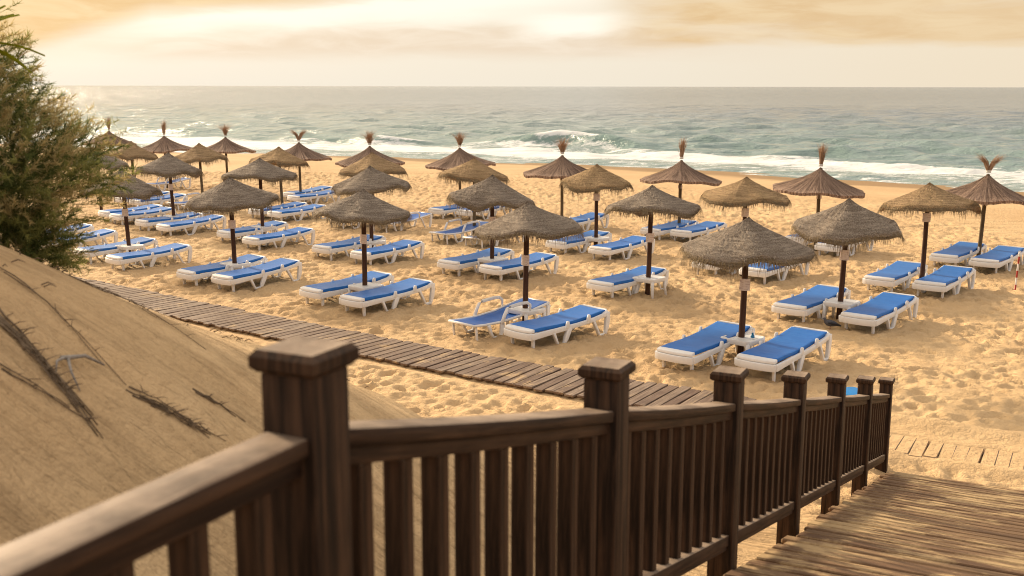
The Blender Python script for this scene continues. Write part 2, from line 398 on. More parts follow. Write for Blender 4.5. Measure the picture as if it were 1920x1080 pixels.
        bmesh.ops.recalc_face_normals(bm, faces=bm.faces) if bevel or smooth else None
        if bevel:
            ed = [e2 for e2 in bm.edges if len(e2.link_faces) == 2 and e2.calc_face_angle(0) > 0.5]
            bmesh.ops.bevel(bm, geom=ed, offset=bevel, segments=seg, affect='EDGES', profile=0.5, clamp_overlap=True)
        bm.to_mesh(me); bm.free()
        if smooth or bevel:
            me.polygons.foreach_set('use_smooth', [True] * len(me.polygons))
            if bevel and not smooth: me.set_sharp_from_angle(angle=R(28))
        me.update()
        return me
    def build(s, name, mats, parent=None, bevel=0.0, smooth=False, seg=2):
        o = bpy.data.objects.new(name, s.mesh(name, mats, bevel, smooth, seg)); COL.objects.link(o)
        if parent: o.parent = parent
        return o

def link(name, me, parent=None):
    o = bpy.data.objects.new(name, me); COL.objects.link(o)
    if parent: o.parent = parent
    return o
def empty(name, loc, rz=0.0):
    o = bpy.data.objects.new(name, None); COL.objects.link(o); o.location = loc; o.rotation_euler = (0, 0, rz); o.empty_display_size = 0.2
    return o
def tag(o, label=None, cat=None, group=None, kind=None):
    if label: o['label'] = label
    if cat: o['category'] = cat
    if group: o['group'] = group
    if kind: o['kind'] = kind
    return o
def copy_tree(o, parent=None):
    c2 = o.copy(); COL.objects.link(c2)
    if parent: c2.parent = parent
    for ch in [k for k in bpy.data.objects if k.parent == o]: copy_tree(ch, c2)
    return c2


# ------------------------------------------------------------------ layout (metres; camera at the origin, looking along +y)
P1 = np.array((-0.452, 2.316)); DV = np.array((0.812, 1.694)); STEP = float(np.hypot(*DV)); FD = DV / STEP
FR = np.array((FD[1], -FD[0]))                         # to the right of the railing, over the ramp
def deck_z(x, y):
    q = (x - P1[0]) * FD[0] + (y - P1[1]) * FD[1]
    return 2.83 - 0.2508 * np.clip(q, 0, 11.3)

UMB = {'A1':(3.84,17.89),'A2':(6.41,20.98),'A3':(9.28,24.40),'A4':(12.07,28.00),'B1':(0.24,20.30),'B2':(2.98,23.63),'B3':(5.56,26.07),'B4':(8.47,30.20),
 'C1':(-3.10,22.61),'C2':(-0.49,26.15),'C3':(2.32,30.02),'C4':(5.10,33.25),'D1':(-6.53,25.41),'D2':(-3.81,29.36),'D3':(-1.15,32.80),'D4':(1.62,35.53),
 'E1':(-10.86,34.94),'E2':(-7.44,32.36),'E3':(-8.09,38.37),'F1':(-10.06,28.44),'R5':(-1.90,39.7),'R6':(-5.24,40.46),'R7':(-8.45,43.6),
 'R8':(-12.48,47.96),'R9':(-15.45,48.92),'R10':(-19.63,53.70),'G1':(-11.75,41.45),'H1':(-14.6,42.2),'I1':(-14.3,37.9),'T1':(-4.51,35.30)}
LNG = {'A1L':(2.60,17.09),'A1R':(3.80,16.60),'A2L':(5.34,20.71),'A2R':(6.41,19.87),'A3L':(8.11,23.85),'A3R':(9.01,23.26),'A4L':(10.83,27.14),'A4R':(11.56,26.47),
 'B1L':(-0.91,19.33),'B1R':(0.09,18.68),'B2L':(1.87,23.18),'B3L':(4.64,26.13),'B3R':(5.59,25.12),'B4L':(7.91,30.34),'B4R':(8.42,28.99),
 'C1L':(-4.21,22.30),'C1R':(-3.24,21.44),'C2L':(-1.56,25.90),'C2R':(-0.54,25.12),'C3L':(1.16,29.40),'C3R':(2.26,28.22),'C4L':(4.07,32.14),'C4R':(4.90,31.67),
 'D1L':(-7.48,24.60),'D1R':(-6.47,23.90),'D2L':(-5.04,28.41),'D2R':(-3.89,27.49),'D3L':(-2.17,31.56),'D3R':(-1.13,30.54),'D4R':(1.58,34.04),
 'R5L':(-2.65,37.28),'R5R':(-1.66,36.81),'E1L':(-11.59,33.84),'E1R':(-10.62,32.92),'E2L':(-8.39,31.47),'E2R':(-7.31,30.13),'E3L':(-8.79,37.01),'E3R':(-7.99,36.39),
 'R7L':(-8.88,43.26),'R7R':(-8.41,41.77),'F1L':(-11.13,27.86),'F1R':(-9.89,26.71),'I1L':(-13.66,36.29),'I1R':(-13.00,35.53),'X1':(-13.92,30.70),'X2':(-12.77,29.41),
 'H1L':(-14.74,40.85),'H1R':(-13.92,40.09),'G1L':(-12.46,39.92),'G1R':(-11.54,38.66),'R9L':(-15.9,47.6),'T1L':(-5.64,34.63),'T1R':(-4.18,33.82)}
WALK = [(9.5, 11.2), (7.4, 12.2), (5.02, 13.49), (2.75, 15.07), (0.0, 16.82), (-2.41, 18.52), (-5.79, 21.12), (-8.9, 23.57), (-14.5, 27.9)]

# ------------------------------------------------------------------ ground relief
def vnoise(x, y, seed):
    r = np.random.default_rng(seed).random((256, 256))
    xi = np.floor(x).astype(int); yi = np.floor(y).astype(int); fx = x - xi; fy = y - yi
    fx = fx * fx * (3 - 2 * fx); fy = fy * fy * (3 - 2 * fy)
    a = r[xi & 255, yi & 255]; b_ = r[(xi + 1) & 255, yi & 255]; c_ = r[xi & 255, (yi + 1) & 255]; d_ = r[(xi + 1) & 255, (yi + 1) & 255]
    return (a * (1 - fx) + b_ * fx) * (1 - fy) + (c_ * (1 - fx) + d_ * fx) * fy
def fbm(x, y, seed, o=4):
    s_ = 0; a = 0.5
    for i in range(o): s_ = s_ + a * (vnoise(x * 2 ** i + 17.3 * i, y * 2 ** i - 9.1 * i, seed + i) - 0.5); a *= 0.5
    return s_
def sstep(x, a, b_):
    t_ = np.clip((x - a) / (b_ - a), 0, 1); return t_ * t_ * (3 - 2 * t_)
def shore_w(x, y):
    X, Y = x - 1.4, y - 70.0
    tt = X * 0.837 - Y * 0.547; ww = X * 0.547 + Y * 0.837
    tc_ = np.clip(tt, -32, 32)
    return ww - (0.9 - 0.0042 * tc_ ** 2 + 0.5 * np.sin(tt / 4.1) + 0.3 * np.sin(tt / 1.9 + 1)), tt
def walk_dist(x, y):
    best = np.full(np.shape(x), 1e9)
    for (ax, ay), (bx, by) in zip(WALK[:-1], WALK[1:]):
        dx, dy = bx - ax, by - ay; t_ = np.clip(((x - ax) * dx + (y - ay) * dy) / (dx * dx + dy * dy), 0, 1)
        best = np.minimum(best, np.hypot(x - ax - t_ * dx, y - ay - t_ * dy))
    return best
def base_h(x, y):
    """relief without footprints, and the dune mask"""
    x = np.asarray(x, float); y = np.asarray(y, float)
    s_ = (x + 1.6) * -0.62 + (y - 15.0) * -0.79
    s_ = s_ + 0.9 * fbm(x * 0.18, y * 0.18, 40, 2) * 2 + 0.55 * np.clip(-x - 7, 0, 8)
    sp_ = np.clip(s_, 0, None)
    d = 0.25 * sp_ + 0.0265 * sp_ ** 2
    cap_ = 3.66 + 0.60 * sstep(-x, 1.5, 3.3) + 0.3 * fbm(x * 0.3, y * 0.3, 60, 3)
    d = cap_ - 0.35 * np.log1p(np.exp(np.clip((cap_ - d) / 0.35, -30, 30)))
    d = np.maximum(d, 0.0)
    # the dune falls away toward the ramp and is dug out under it
    a = (x - P1[0]) * FR[0] + (y - P1[1]) * FR[1]
    lim = deck_z(x, y) - 0.42
    k = sstep(a, -2.6, -0.15)
    d = d * (1 - k) + np.minimum(d, np.maximum(lim, 0.0)) * k
    dm = sstep(s_, -0.3, 1.2)
    ww, tt = shore_w(x, y)
    z = d * sstep(s_, -0.6, 0.8) + 0.10 * fbm(x * 0.35, y * 0.35, 5, 3) * (1 - dm)
    z = z + dm * (0.14 * fbm(x * 0.7, y * 0.7, 80, 3) + 0.085 * fbm(x * 0.45 + 0.05 * y, y * 2.6, 83, 3))
    z = z - np.clip(ww + 12, 0, 12) * 0.5 / 12 - np.clip(ww, 0, 40) * 0.045
    return z, dm, ww
def ground_z(x, y):
    return float(base_h(np.array([x]), np.array([y]))[0][0])

def build_ground():
    xs = np.concatenate([np.linspace(-400, -60, 12)[:-1], np.linspace(-60, -18, 90)[:-1], np.linspace(-18, 15, 560)[:-1], np.linspace(15, 60, 90)[:-1], np.linspace(60, 400, 12)])
    ys = [-60.0, -40, -25, -15, -8, -4, -2, 0]
    yv = 0.0
    while yv < 110:
        yv += max(0.045, 0.0036 * yv) if yv < 62 else 0.7
        ys.append(yv)
    ys = np.array(ys)
    X, Y = np.meshgrid(xs, ys)
    Z, dm, ww = base_h(X, Y)
    # trampled footprints on a fine raster, sampled back on the mesh
    x0, y0, res = -24.0, 9.0, 0.04
    nx, ny = int(44 / res), int(50 / res)
    fp = np.zeros((ny, nx), np.float32)
    rg = np.random.default_rng(3)
    N = 33000
    px = rg.uniform(x0 + 1, x0 + 43, N); py = rg.uniform(y0 + 1, y0 + 49, N)
    for i in range(N):
        a = rg.uniform(0, math.pi); la = rg.uniform(0.07, 0.15); lb = la * rg.uniform(0.45, 0.85); dp = rg.uniform(0.030, 0.085)
        r_ = int(la * 2.8 / res); cx_, cy_ = int((px[i] - x0) / res), int((py[i] - y0) / res)
        a0, a1, b0, b1 = max(cx_ - r_, 0), min(cx_ + r_ + 1, nx), max(cy_ - r_, 0), min(cy_ + r_ + 1, ny)
        if a1 <= a0 or b1 <= b0: continue
        gx, gy = np.meshgrid((np.arange(a0, a1) - cx_) * res, (np.arange(b0, b1) - cy_) * res)
        u = (gx * math.cos(a) + gy * math.sin(a)) / la; v_ = (-gx * math.sin(a) + gy * math.cos(a)) / lb
        q = u * u + v_ * v_
        fp[b0:b1, a0:a1] += (-dp * np.exp(-q * q * q * 0.8) + 0.55 * dp * np.exp(-((np.sqrt(q) - 1.3) ** 2) * 9)).astype(np.float32)
    fi_ = np.clip((X - x0) / res, 0, nx - 1.001); fj_ = np.clip((Y - y0) / res, 0, ny - 1.001)
    i0 = fi_.astype(int); j0 = fj_.astype(int); du = fi_ - i0; dv = fj_ - j0
    F = (fp[j0, i0] * (1 - du) + fp[j0, i0 + 1] * du) * (1 - dv) + (fp[j0 + 1, i0] * (1 - du) + fp[j0 + 1, i0 + 1] * du) * dv
    inside = (X > x0) & (X < x0 + 44) & (Y > y0) & (Y < y0 + 49.5)
    mk = (1 - dm) * sstep(ww, -9, -20) * inside
    mk = mk * (0.72 + 0.28 * sstep(fbm(X * 0.3, Y * 0.3, 91, 2), -0.22, 0.05))
    wd = walk_dist(X, Y)
    sandy = sstep(X, 3.2, 4.8)
    mk = mk * (0.25 + 0.75 * sstep(wd, 0.6, 1.1))
    rid = -np.abs(fbm(X * 2.4, Y * 2.4, 101, 3)) * 0.30 - np.abs(fbm(X * 5.2, Y * 5.2, 107, 2)) * 0.13 + 0.05
    Z = Z + (F * 0.66 + rid * 0.85) * mk + 0.045 * fbm(X * 1.7, Y * 1.7, 23, 3) * (1 - dm) * sstep(ww, -3, -14)
    # keep the sand just under the planks of the walk, drifting over its right-hand end
    onw = sstep(wd, 0.95, 0.66)
    edge = sstep(wd, 0.28, 0.66)
    flat = -0.02 + sandy * edge * (0.085 + 0.10 * fbm(X * 1.6, Y * 1.6, 33, 3)) + sandy * 0.04 * sstep(fbm(X * 0.9, Y * 0.9, 34, 2), 0.0, 0.2) + sandy * 0.088 * sstep(Y - (13.49 - (X - 5.02) * 0.57) + 0.35 * fbm(X * 1.8, Y * 0.2, 36, 2), -0.05, 0.16)
    Z = Z * (1 - onw) + (flat + base_h(X, Y)[0] * 0.0) * onw
    V = np.stack([X, Y, Z], -1).reshape(-1, 3)
    me = grid_mesh("beach_sand", V, X.shape)
    wet = sstep(ww, -3.2, -0.6).ravel()
    me.attributes.new('wet', 'FLOAT', 'POINT').data.foreach_set('value', wet.astype(np.float32))
    me.attributes.new('dune', 'FLOAT', 'POINT').data.foreach_set('value', dm.ravel().astype(np.float32))
    me.materials.append(M_SAND)
    return tag(link("beach_sand", me), kind='structure')

def grid_mesh(name, V, shape, keep=None):
    ny, nx = shape
    idx = np.arange(ny * nx).reshape(ny, nx)
    q = np.stack([idx[:-1, :-1], idx[:-1, 1:], idx[1:, 1:], idx[1:, :-1]], -1).reshape(-1, 4)
    if keep is not None: q = q[keep.reshape(ny, nx)[:-1, :-1].ravel()]
    me = bpy.data.meshes.new(name)
    me.vertices.add(len(V)); me.vertices.foreach_set('co', V.astype(np.float32).ravel())
    me.loops.add(q.size); me.loops.foreach_set('vertex_index', q.ravel().astype(np.int32))
    me.polygons.add(len(q)); me.polygons.foreach_set('loop_start', (np.arange(len(q)) * 4).astype(np.int32))
    me.polygons.foreach_set('use_smooth', np.ones(len(q), bool))
    me.update(calc_edges=True); me.validate()
    return me
build_ground()

# ------------------------------------------------------------------ sea
def build_sea():
    inv = np.linspace(1 / 40.0, 1 / 320.0, 620)
    r = np.concatenate([1 / inv, np.geomspace(320, 30000, 70)[1:]])
    th = np.linspace(R(-58), R(58), 760)
    TH, RR = np.meshgrid(th, r)
    X, Y = RR * np.sin(TH), RR * np.cos(TH)
    ww, tt = shore_w(X, Y)
    rg = np.random.default_rng(5)
    Z = np.zeros_like(X)
    deep = sstep(ww, 2, 40)
    fade = 1 - sstep(RR, 250, 900)
    for i in range(46):
        lam = 1.6 * (22 / 1.6) ** rg.random()
        a = math.atan2(0.837, 0.547) + rg.normal(0, 0.42)
        k = 2 * math.pi / lam
        ph = k * (X * math.cos(a) + Y * math.sin(a)) + rg.uniform(0, 6.28)
        am = 0.0075 * lam ** 0.85
        lf = 1 - sstep(RR, lam * 9, lam * 24)
        s_ = np.sin(ph)
        Z += am * lf * (s_ + 0.35 * (1 - np.abs(s_)) * 2 - 0.35) * (0.22 + 0.78 * deep)
    for i in range(34):
        lam = 2.6 * (10 / 2.6) ** rg.random(); a = math.atan2(0.837, 0.547) + rg.normal(0, 0.6); k = 2 * math.pi / lam
        ph = k * (X * math.cos(a) + Y * math.sin(a)) + rg.uniform(0, 6.28) + 1.5 * fbm(X * 0.08, Y * 0.08, 300 + i, 2)
        Z += 0.0085 * lam * (1 - sstep(RR, lam * 18, lam * 48)) * (1 - 2 * np.abs(np.sin(ph * 0.5))) * (0.2 + 0.8 * deep)
    Z *= (0.25 + 0.75 * fade)
    jit = 2.2 * fbm(tt * 0.09 + 7, ww * 0.02, 71, 3) * 2
    # plunging set wave, in three pieces along the shore, and the white bore in front of it
    def ridge(w0, wf, wb, amp, env):
        u = ww + jit - w0
        return amp * env * np.where(u < 0, np.exp(-(u / wf) ** 2), np.exp(-(u / wb) ** 2))
    def bumpf(c_, s_): return np.exp(-((tt - c_) / s_) ** 4)
    e1 = np.clip(bumpf(-12, 9.0) + 0.70 * bumpf(-34, 9.5) + 0.55 * bumpf(-62, 9), 0, 1) * (0.75 + 0.5 * (fbm(tt * 0.22, ww * 0, 77, 3) + 0.3))
    r1 = ridge(25.0, 1.25, 4.2, 1.25, e1)
    e2 = 0.55 + 0.75 * (fbm(tt * 0.13 + 3, ww * 0, 88, 3) + 0.15)
    e2 = e2 * (0.35 + 0.65 * sstep(tt, -16, 6))
    r2 = ridge(15.0, 0.7, 2.4, 0.42, e2)
    r3 = ridge(6.0, 0.5, 2.0, 0.14, 0.6 + fbm(tt * 0.2, ww * 0, 93, 3))
    lump = fbm(X * 0.9, Y * 0.9, 61, 4)
    Z += r1 + r2 * (1 + 0.7 * lump) + r3
    Z *= sstep(ww, -2.5, 1.5) * 0.92 + 0.08
    u1 = ww + jit - 25.0; u2 = ww + jit - 15.0
    foam = 0.56 * sstep(ww, -2, 0) * sstep(ww, 26, 12)
    foam = foam + 0.32 * sstep(u1, 1.5, -1.0) * sstep(ww, 6, 14)
    foam = foam + 1.0 * np.exp(-(u2 / 1.6) ** 2) * np.clip(e2 * 1.5, 0, 1)
    foam = np.maximum(foam, 1.0 * np.exp(-((ww - 0.7) / 1.0) ** 2))
    crest = np.exp(-((u1 + 0.2) / 0.75) ** 2) * sstep(fbm(tt * 0.16 + 2, ww * 0, 98, 3), 0.0, 0.16) * sstep(e1, 0.1, 0.5)
    foam = np.maximum(foam, crest)
    foam = foam + 0.35 * sstep(u1, -7, -1.2) * sstep(u1, -0.6, -1.6) * sstep(e1, 0.1, 0.5)
    foam = np.where((u1 > -0.95) & (u1 < 0.4) & (crest < 0.35), foam * (1 - 0.9 * sstep(e1, 0.12, 0.35)), foam)
    foam = foam + 0.10 * sstep(fbm(X * 0.06, Y * 0.12, 55, 4), 0.12, 0.3) * sstep(ww, 140, 30)
    shal = np.clip(0.9 * sstep(ww, 170, 8) + 0.75 * r1, 0, 1)
    V = np.stack([X, Y, Z - 0.5], -1).reshape(-1, 3)
    me = grid_mesh("sea_water", V, X.shape, keep=(ww > -2.2))
    for nme, ar in (('foam', np.clip(foam, 0, 1.15)), ('shallow', shal), ('far', sstep(RR, 90, 700))):
        me.attributes.new(nme, 'FLOAT', 'POINT').data.foreach_set('value', ar.ravel().astype(np.float32))
    me.materials.append(M_SEA)
    return tag(link("sea_water", me), kind='structure')
build_sea()

# ------------------------------------------------------------------ boardwalk across the beach
def build_walk():
    mb = MB(); rg = random.Random(4)
    pts = [Vector((x, y, 0)) for x, y in WALK]
    carry = 0.0
    for a, b_ in zip(pts[:-1], pts[1:]):
        d = (b_ - a); L = d.length; d.normalize(); n = Vector((-d.y, d.x, 0)); s_ = carry
        while s_ < L:
            wd_ = 0.155; gap_ = rg.uniform(0.018, 0.042) if a.x < 4.5 else rg.choice((0.001, 0.001, 0.001, 0.002, 0.002, 0.018, 0.024))
            c_ = a + d * (s_ + wd_ / 2)
            h = 0.62 + rg.uniform(-0.03, 0.03); sh_ = rg.uniform(-0.03, 0.03); tz = rg.uniform(-0.008, 0.008); yaw = rg.uniform(-0.012, 0.012)
            n2_ = (n + d * yaw).normalized()
            p0, p1 = c_ - n2_ * (h - sh_), c_ + n2_ * (h + sh_)
            ti_ = max(0.0, rg.gauss(0.25, 0.28)) + (0.5 if -1.5 < c_.x < 3.5 and rg.random() < 0.45 else 0)
            mb.sweep([(p0.x, p0.y, 0.035 + tz), (p1.x, p1.y, 0.035 - tz)], wd_, 0.034, 1 if c_.x > 3.6 + rg.uniform(-.5, .5) else 0, min(ti_, 1))
            s_ += wd_ + gap_
        carry = s_ - L
    for off in (-0.48, 0.0, 0.48):                     # runners under the planks
        ln = []
        for i, p in enumerate(pts):
            d = (pts[min(i + 1, len(pts) - 1)] - pts[max(i - 1, 0)]).normalized(); n = Vector((-d.y, d.x, 0)); q = p + n * off
            ln.append((q.x, q.y, -0.012))
        mb.sweep(ln, 0.09, 0.055, 0, 0.2)
    o = mb.build("boardwalk_path", [M_WALK, M_SAND], None, bevel=0.005, seg=1)
    tag(o, kind='structure')
build_walk()

# ------------------------------------------------------------------ ramp
def build_ramp():
    root = empty("wooden_ramp", (float(P1[0] + FD[0] * 11.3), float(P1[1] + FD[1] * 11.3), 0.0))
    tag(root, "weathered plank ramp dusted with sand, descending to the beach beside the dark railing", "ramp")
    inv = Matrix.Translation(-root.location)
    mb = MB(); rg = random.Random(9)
    q = -5.5
    while q < 11.35:
        wd_ = 0.172; a0, a1 = 0.10 + rg.uniform(-0.03, 0.03), 4.2
        z = 2.83 - 0.2508 * max(q, 0) - 0.022
        A = P1 + FD * q + FR * a0; B = P1 + FD * q + FR * a1
        hz = rg.uniform(-0.005, 0.005)
        dz = -0.2508 * wd_ / 2 if q > 0 else 0
        # tilted plank: build as a sheared box
        vs, gr = [], []; off = rg.random() * 40
        for (pt, u) in ((A, 0), (B, a1)):
            for sx, sz_ in ((-1, -1), (1, -1), (1, 1), (-1, 1)):
                p = pt + FD * (sx * wd_ / 2)
                vs.append((p[0] - root.location.x, p[1] - root.location.y, z + hz + sx * dz + sz_ * 0.019)); gr.append((off + u, off + sx * wd_ / 2, sz_ * .02))
        mb.add(vs, [(0, 1, 2, 3), (7, 6, 5, 4), (1, 0, 4, 5), (2, 1, 5, 6), (3, 2, 6, 7), (0, 3, 7, 4)], 0, gr, min(1.0, max(0.0, rg.gauss(0.35, 0.35))))
        q += wd_ + rg.uniform(0.036, 0.052)
    mb.build("deck", M_DECK, root, bevel=0.010, seg=1)
    for off in (0.16, 2.1, 4.05):
        jb = MB(); pts = []
        for q in (-5.5, 0.0, 4.0, 8.0, 11.2):
            p = P1 + FD * q + FR * off
            pts.append((p[0] - root.location.x, p[1] - root.location.y, 2.83 - 0.2508 * max(q, 0) - 0.125))
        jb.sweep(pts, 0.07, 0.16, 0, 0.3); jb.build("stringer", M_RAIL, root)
    return root
RAMP = build_ramp()

# ------------------------------------------------------------------ railing
def build_railing():
    root = empty("wooden_railing", (float(P1[0]), float(P1[1]), 2.83))
    tag(root, "dark brown wooden railing with capped posts and square balusters beside the ramp", "railing")
    O = Vector(root.location)
    fa_ = math.atan2(FD[1], FD[0])
    P0 = P1 - 1.9 * np.array((0.445, 0.896))
    posts = [(P0, 2.83 + 1.116, 2.83, fa_)]
    for k in range(7):
        p = P1 + DV * k; posts.append((p, 3.944 - 0.471 * k, 2.83 - 0.471 * k, fa_))
    for (p, zt, zb, yaw) in posts:
        h = zt - 0.05 - (zb - 0.32); m = MB(); m.box((0, 0, h / 2), (0.138, 0.138, h))
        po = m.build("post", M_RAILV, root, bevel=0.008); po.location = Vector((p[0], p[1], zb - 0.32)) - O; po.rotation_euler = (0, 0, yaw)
        cb_ = MB(); a, b2 = 0.085, 0.073
        for (s0, z0), (s1, z1) in (((a - 0.012, 0), (a, 0.012)), ((a, 0.012), (a, 0.036)), ((a, 0.036), (b2, 0.050))):
            vs = [(-s0, -s0, z0), (s0, -s0, z0), (s0, s0, z0), (-s0, s0, z0), (-s1, -s1, z1), (s1, -s1, z1), (s1, s1, z1), (-s1, s1, z1)]
            cb_.add(vs, [(0, 1, 5, 4), (1, 2, 6, 5), (2, 3, 7, 6), (3, 0, 4, 7)])
        s0 = a - 0.012; cb_.add([(-s0, -s0, 0), (s0, -s0, 0), (s0, s0, 0), (-s0, s0, 0)], [(3, 2, 1, 0)])
        cb_.add([(-b2, -b2, .05), (b2, -b2, .05), (b2, b2, .05), (-b2, b2, .05)], [(0, 1, 2, 3)])
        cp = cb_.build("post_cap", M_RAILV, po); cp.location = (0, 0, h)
    for i in range(len(posts) - 1):
        (pa, za, ba, _), (pb, zb, bb, _) = posts[i], posts[i + 1]
        d = pb - pa; L = float(np.hypot(*d)); d = d / L
        sag = 0.0 if i == 0 else 0.008
        def line(u, z0, z1, sg):
            p = pa + d * (L * u); return (p[0] - O.x, p[1] - O.y, z0 + (z1 - z0) * u - sg * 4 * u * (1 - u) - O.z)
        e0 = 0.066 / L
        us = [e0 + (1 - 2 * e0) * k / 8 for k in range(9)]
        top = MB(); top.sweep([line(u, za - 0.203, zb - 0.203, sag) for u in us], 0.118, 0.044, 0, 0.1)
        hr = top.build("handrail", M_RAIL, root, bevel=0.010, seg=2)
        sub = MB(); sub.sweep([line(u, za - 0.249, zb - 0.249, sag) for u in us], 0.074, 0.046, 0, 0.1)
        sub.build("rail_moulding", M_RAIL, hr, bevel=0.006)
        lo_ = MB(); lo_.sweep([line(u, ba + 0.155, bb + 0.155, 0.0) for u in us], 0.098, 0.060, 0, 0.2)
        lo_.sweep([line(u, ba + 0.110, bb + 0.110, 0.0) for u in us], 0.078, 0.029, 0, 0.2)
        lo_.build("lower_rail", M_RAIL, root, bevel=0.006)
        nb_ = 9
        for k in range(nb_):
            u = (k + 1) / (nb_ + 1)
            x_, y_, zt = line(u, za - 0.268, zb - 0.268, sag); zl = line(u, ba + 0.175, bb + 0.175, 0.0)[2]
            bl = MB(); bl.box((0, 0, (zt - zl) / 2), (0.058, 0.058, zt - zl))
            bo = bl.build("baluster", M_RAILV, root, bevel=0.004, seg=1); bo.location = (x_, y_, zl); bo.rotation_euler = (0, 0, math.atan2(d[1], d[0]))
    return root
build_railing()

# ------------------------------------------------------------------ umbrellas
def straw_canopy(seed, mats, rx=1.10):
    rg = random.Random(seed); mb = MB()
    na, nr = 96, 22
    ph = [rg.uniform(0, 6.28) for _ in range(6)]; flap = rg.uniform(0, 6.28); flap2 = flap + rg.uniform(2, 4)
    def prof(u, a):
        z = -0.52 * (u ** 0.82)
        if u < 0.06: z = -0.52 * (0.06 ** 0.82) * (u / 0.06) ** 1.6
        wv = 0.035 * math.sin(3 * a + ph[0]) + 0.03 * math.sin(5 * a + ph[1]) + 0.02 * math.sin(8 * a + ph[2])
        z += wv * u ** 2
        z -= 0.10 * math.exp(-(((a - flap + math.pi) % (2 * math.pi) - math.pi) / 0.28) ** 2) * max(0, u - 0.62) ** 1.5 * 4.3
        z -= 0.08 * math.exp(-(((a - flap2 + math.pi) % (2 * math.pi) - math.pi) / 0.22) ** 2) * max(0, u - 0.62) ** 1.5 * 4.3
        if u > 0.95: z -= 1.3 * (u - 0.95) ** 1.2
        return z
    def rad(u, a): return rx * u * (1 + 0.025 * math.sin(2 * a + ph[3]) + 0.018 * math.sin(5 * a + ph[4]) - (0.05 * max(0, u - 0.9) / 0.1))
    vs, fs = [], []
    for j in range(nr + 1):
        u = max(j / nr, 0.004)
        for k in range(na):
            a = 2 * math.pi * k / na; r = rad(u, a) + rg.uniform(-0.006, 0.006)
            vs.append((r * math.cos(a), r * math.sin(a), prof(u, a) + rg.uniform(-0.007, 0.007)))
    for j in range(nr):
        for k in range(na):
            fs.append((j * na + k, (j + 1) * na + k, (j + 1) * na + (k + 1) % na, j * na + (k + 1) % na))
    # inner side, a palm's breadth under the outer skin
    o = len(vs)
    for j in range(0, nr + 1, 2):
        u = max(j / nr, 0.004)
        for k in range(na):
            a = 2 * math.pi * k / na; r = rad(u, a) * 0.985
            vs.append((r * math.cos(a), r * math.sin(a), prof(u, a) - 0.055))
    nj = nr // 2
    for j in range(nj):
        for k in range(na):
            fs.append((o + j * na + k, o + j * na + (k + 1) % na, o + (j + 1) * na + (k + 1) % na, o + (j + 1) * na + k))
    for k in range(na):
        fs.append((nr * na + k, o + nj * na + k, o + nj * na + (k + 1) % na, nr * na + (k + 1) % na))
    mb.add(vs, fs)
    # loose straw ends standing out of the skin
    for i in range(4200):
        u = math.sqrt(rg.uniform(0.004, 1)); a = rg.uniform(0, 6.283); r = rad(u, a)
        p = Vector((r * math.cos(a), r * math.sin(a), prof(u, a)))
        rd = Vector((math.cos(a), math.sin(a), 0)); tg = Vector((-math.sin(a), math.cos(a), 0))
        dr = (rd * 0.9 - Vector((0, 0, 0.55)) + Vector((0, 0, rg.uniform(0.1, 0.55))) + tg * rg.uniform(-0.9, 0.9)).normalized()
        mb.blade(p - dr * 0.01, p + dr * rg.uniform(0.03, 0.09), 0.009, tg, 1 if rg.random() < 0.6 else 0)
    can = mb.mesh("canopy", list(mats), 0, False)
    fr = MB()
    for i in range(1300):
        a = rg.uniform(0, 6.283); u = rg.uniform(0.93, 1.0); r = rad(u, a)
        hang = 0.5 + 0.5 * math.sin(4 * a + ph[5]) * math.sin(9 * a + ph[2])
        L = rg.uniform(0.06, 0.19) * (0.5 + hang) + (0.07 if rg.random() < 0.15 else 0)
        p = Vector((r * math.cos(a), r * math.sin(a), prof(u, a) - 0.01)); tg = Vector((-math.sin(a), math.cos(a), 0)); rd = Vector((math.cos(a), math.sin(a), 0))
        md = p + rd * (L * 0.35) + tg * rg.uniform(-.02, .02) - Vector((0, 0, L * 0.45))
        en = md + rd * (L * rg.uniform(-0.1, 0.2)) + tg * rg.uniform(-.03, .03) - Vector((0, 0, L * 0.7))
        fr.blade(p, en, 0.010, tg, 0, md)
    return can, fr.mesh("fringe", M_FRINGE)

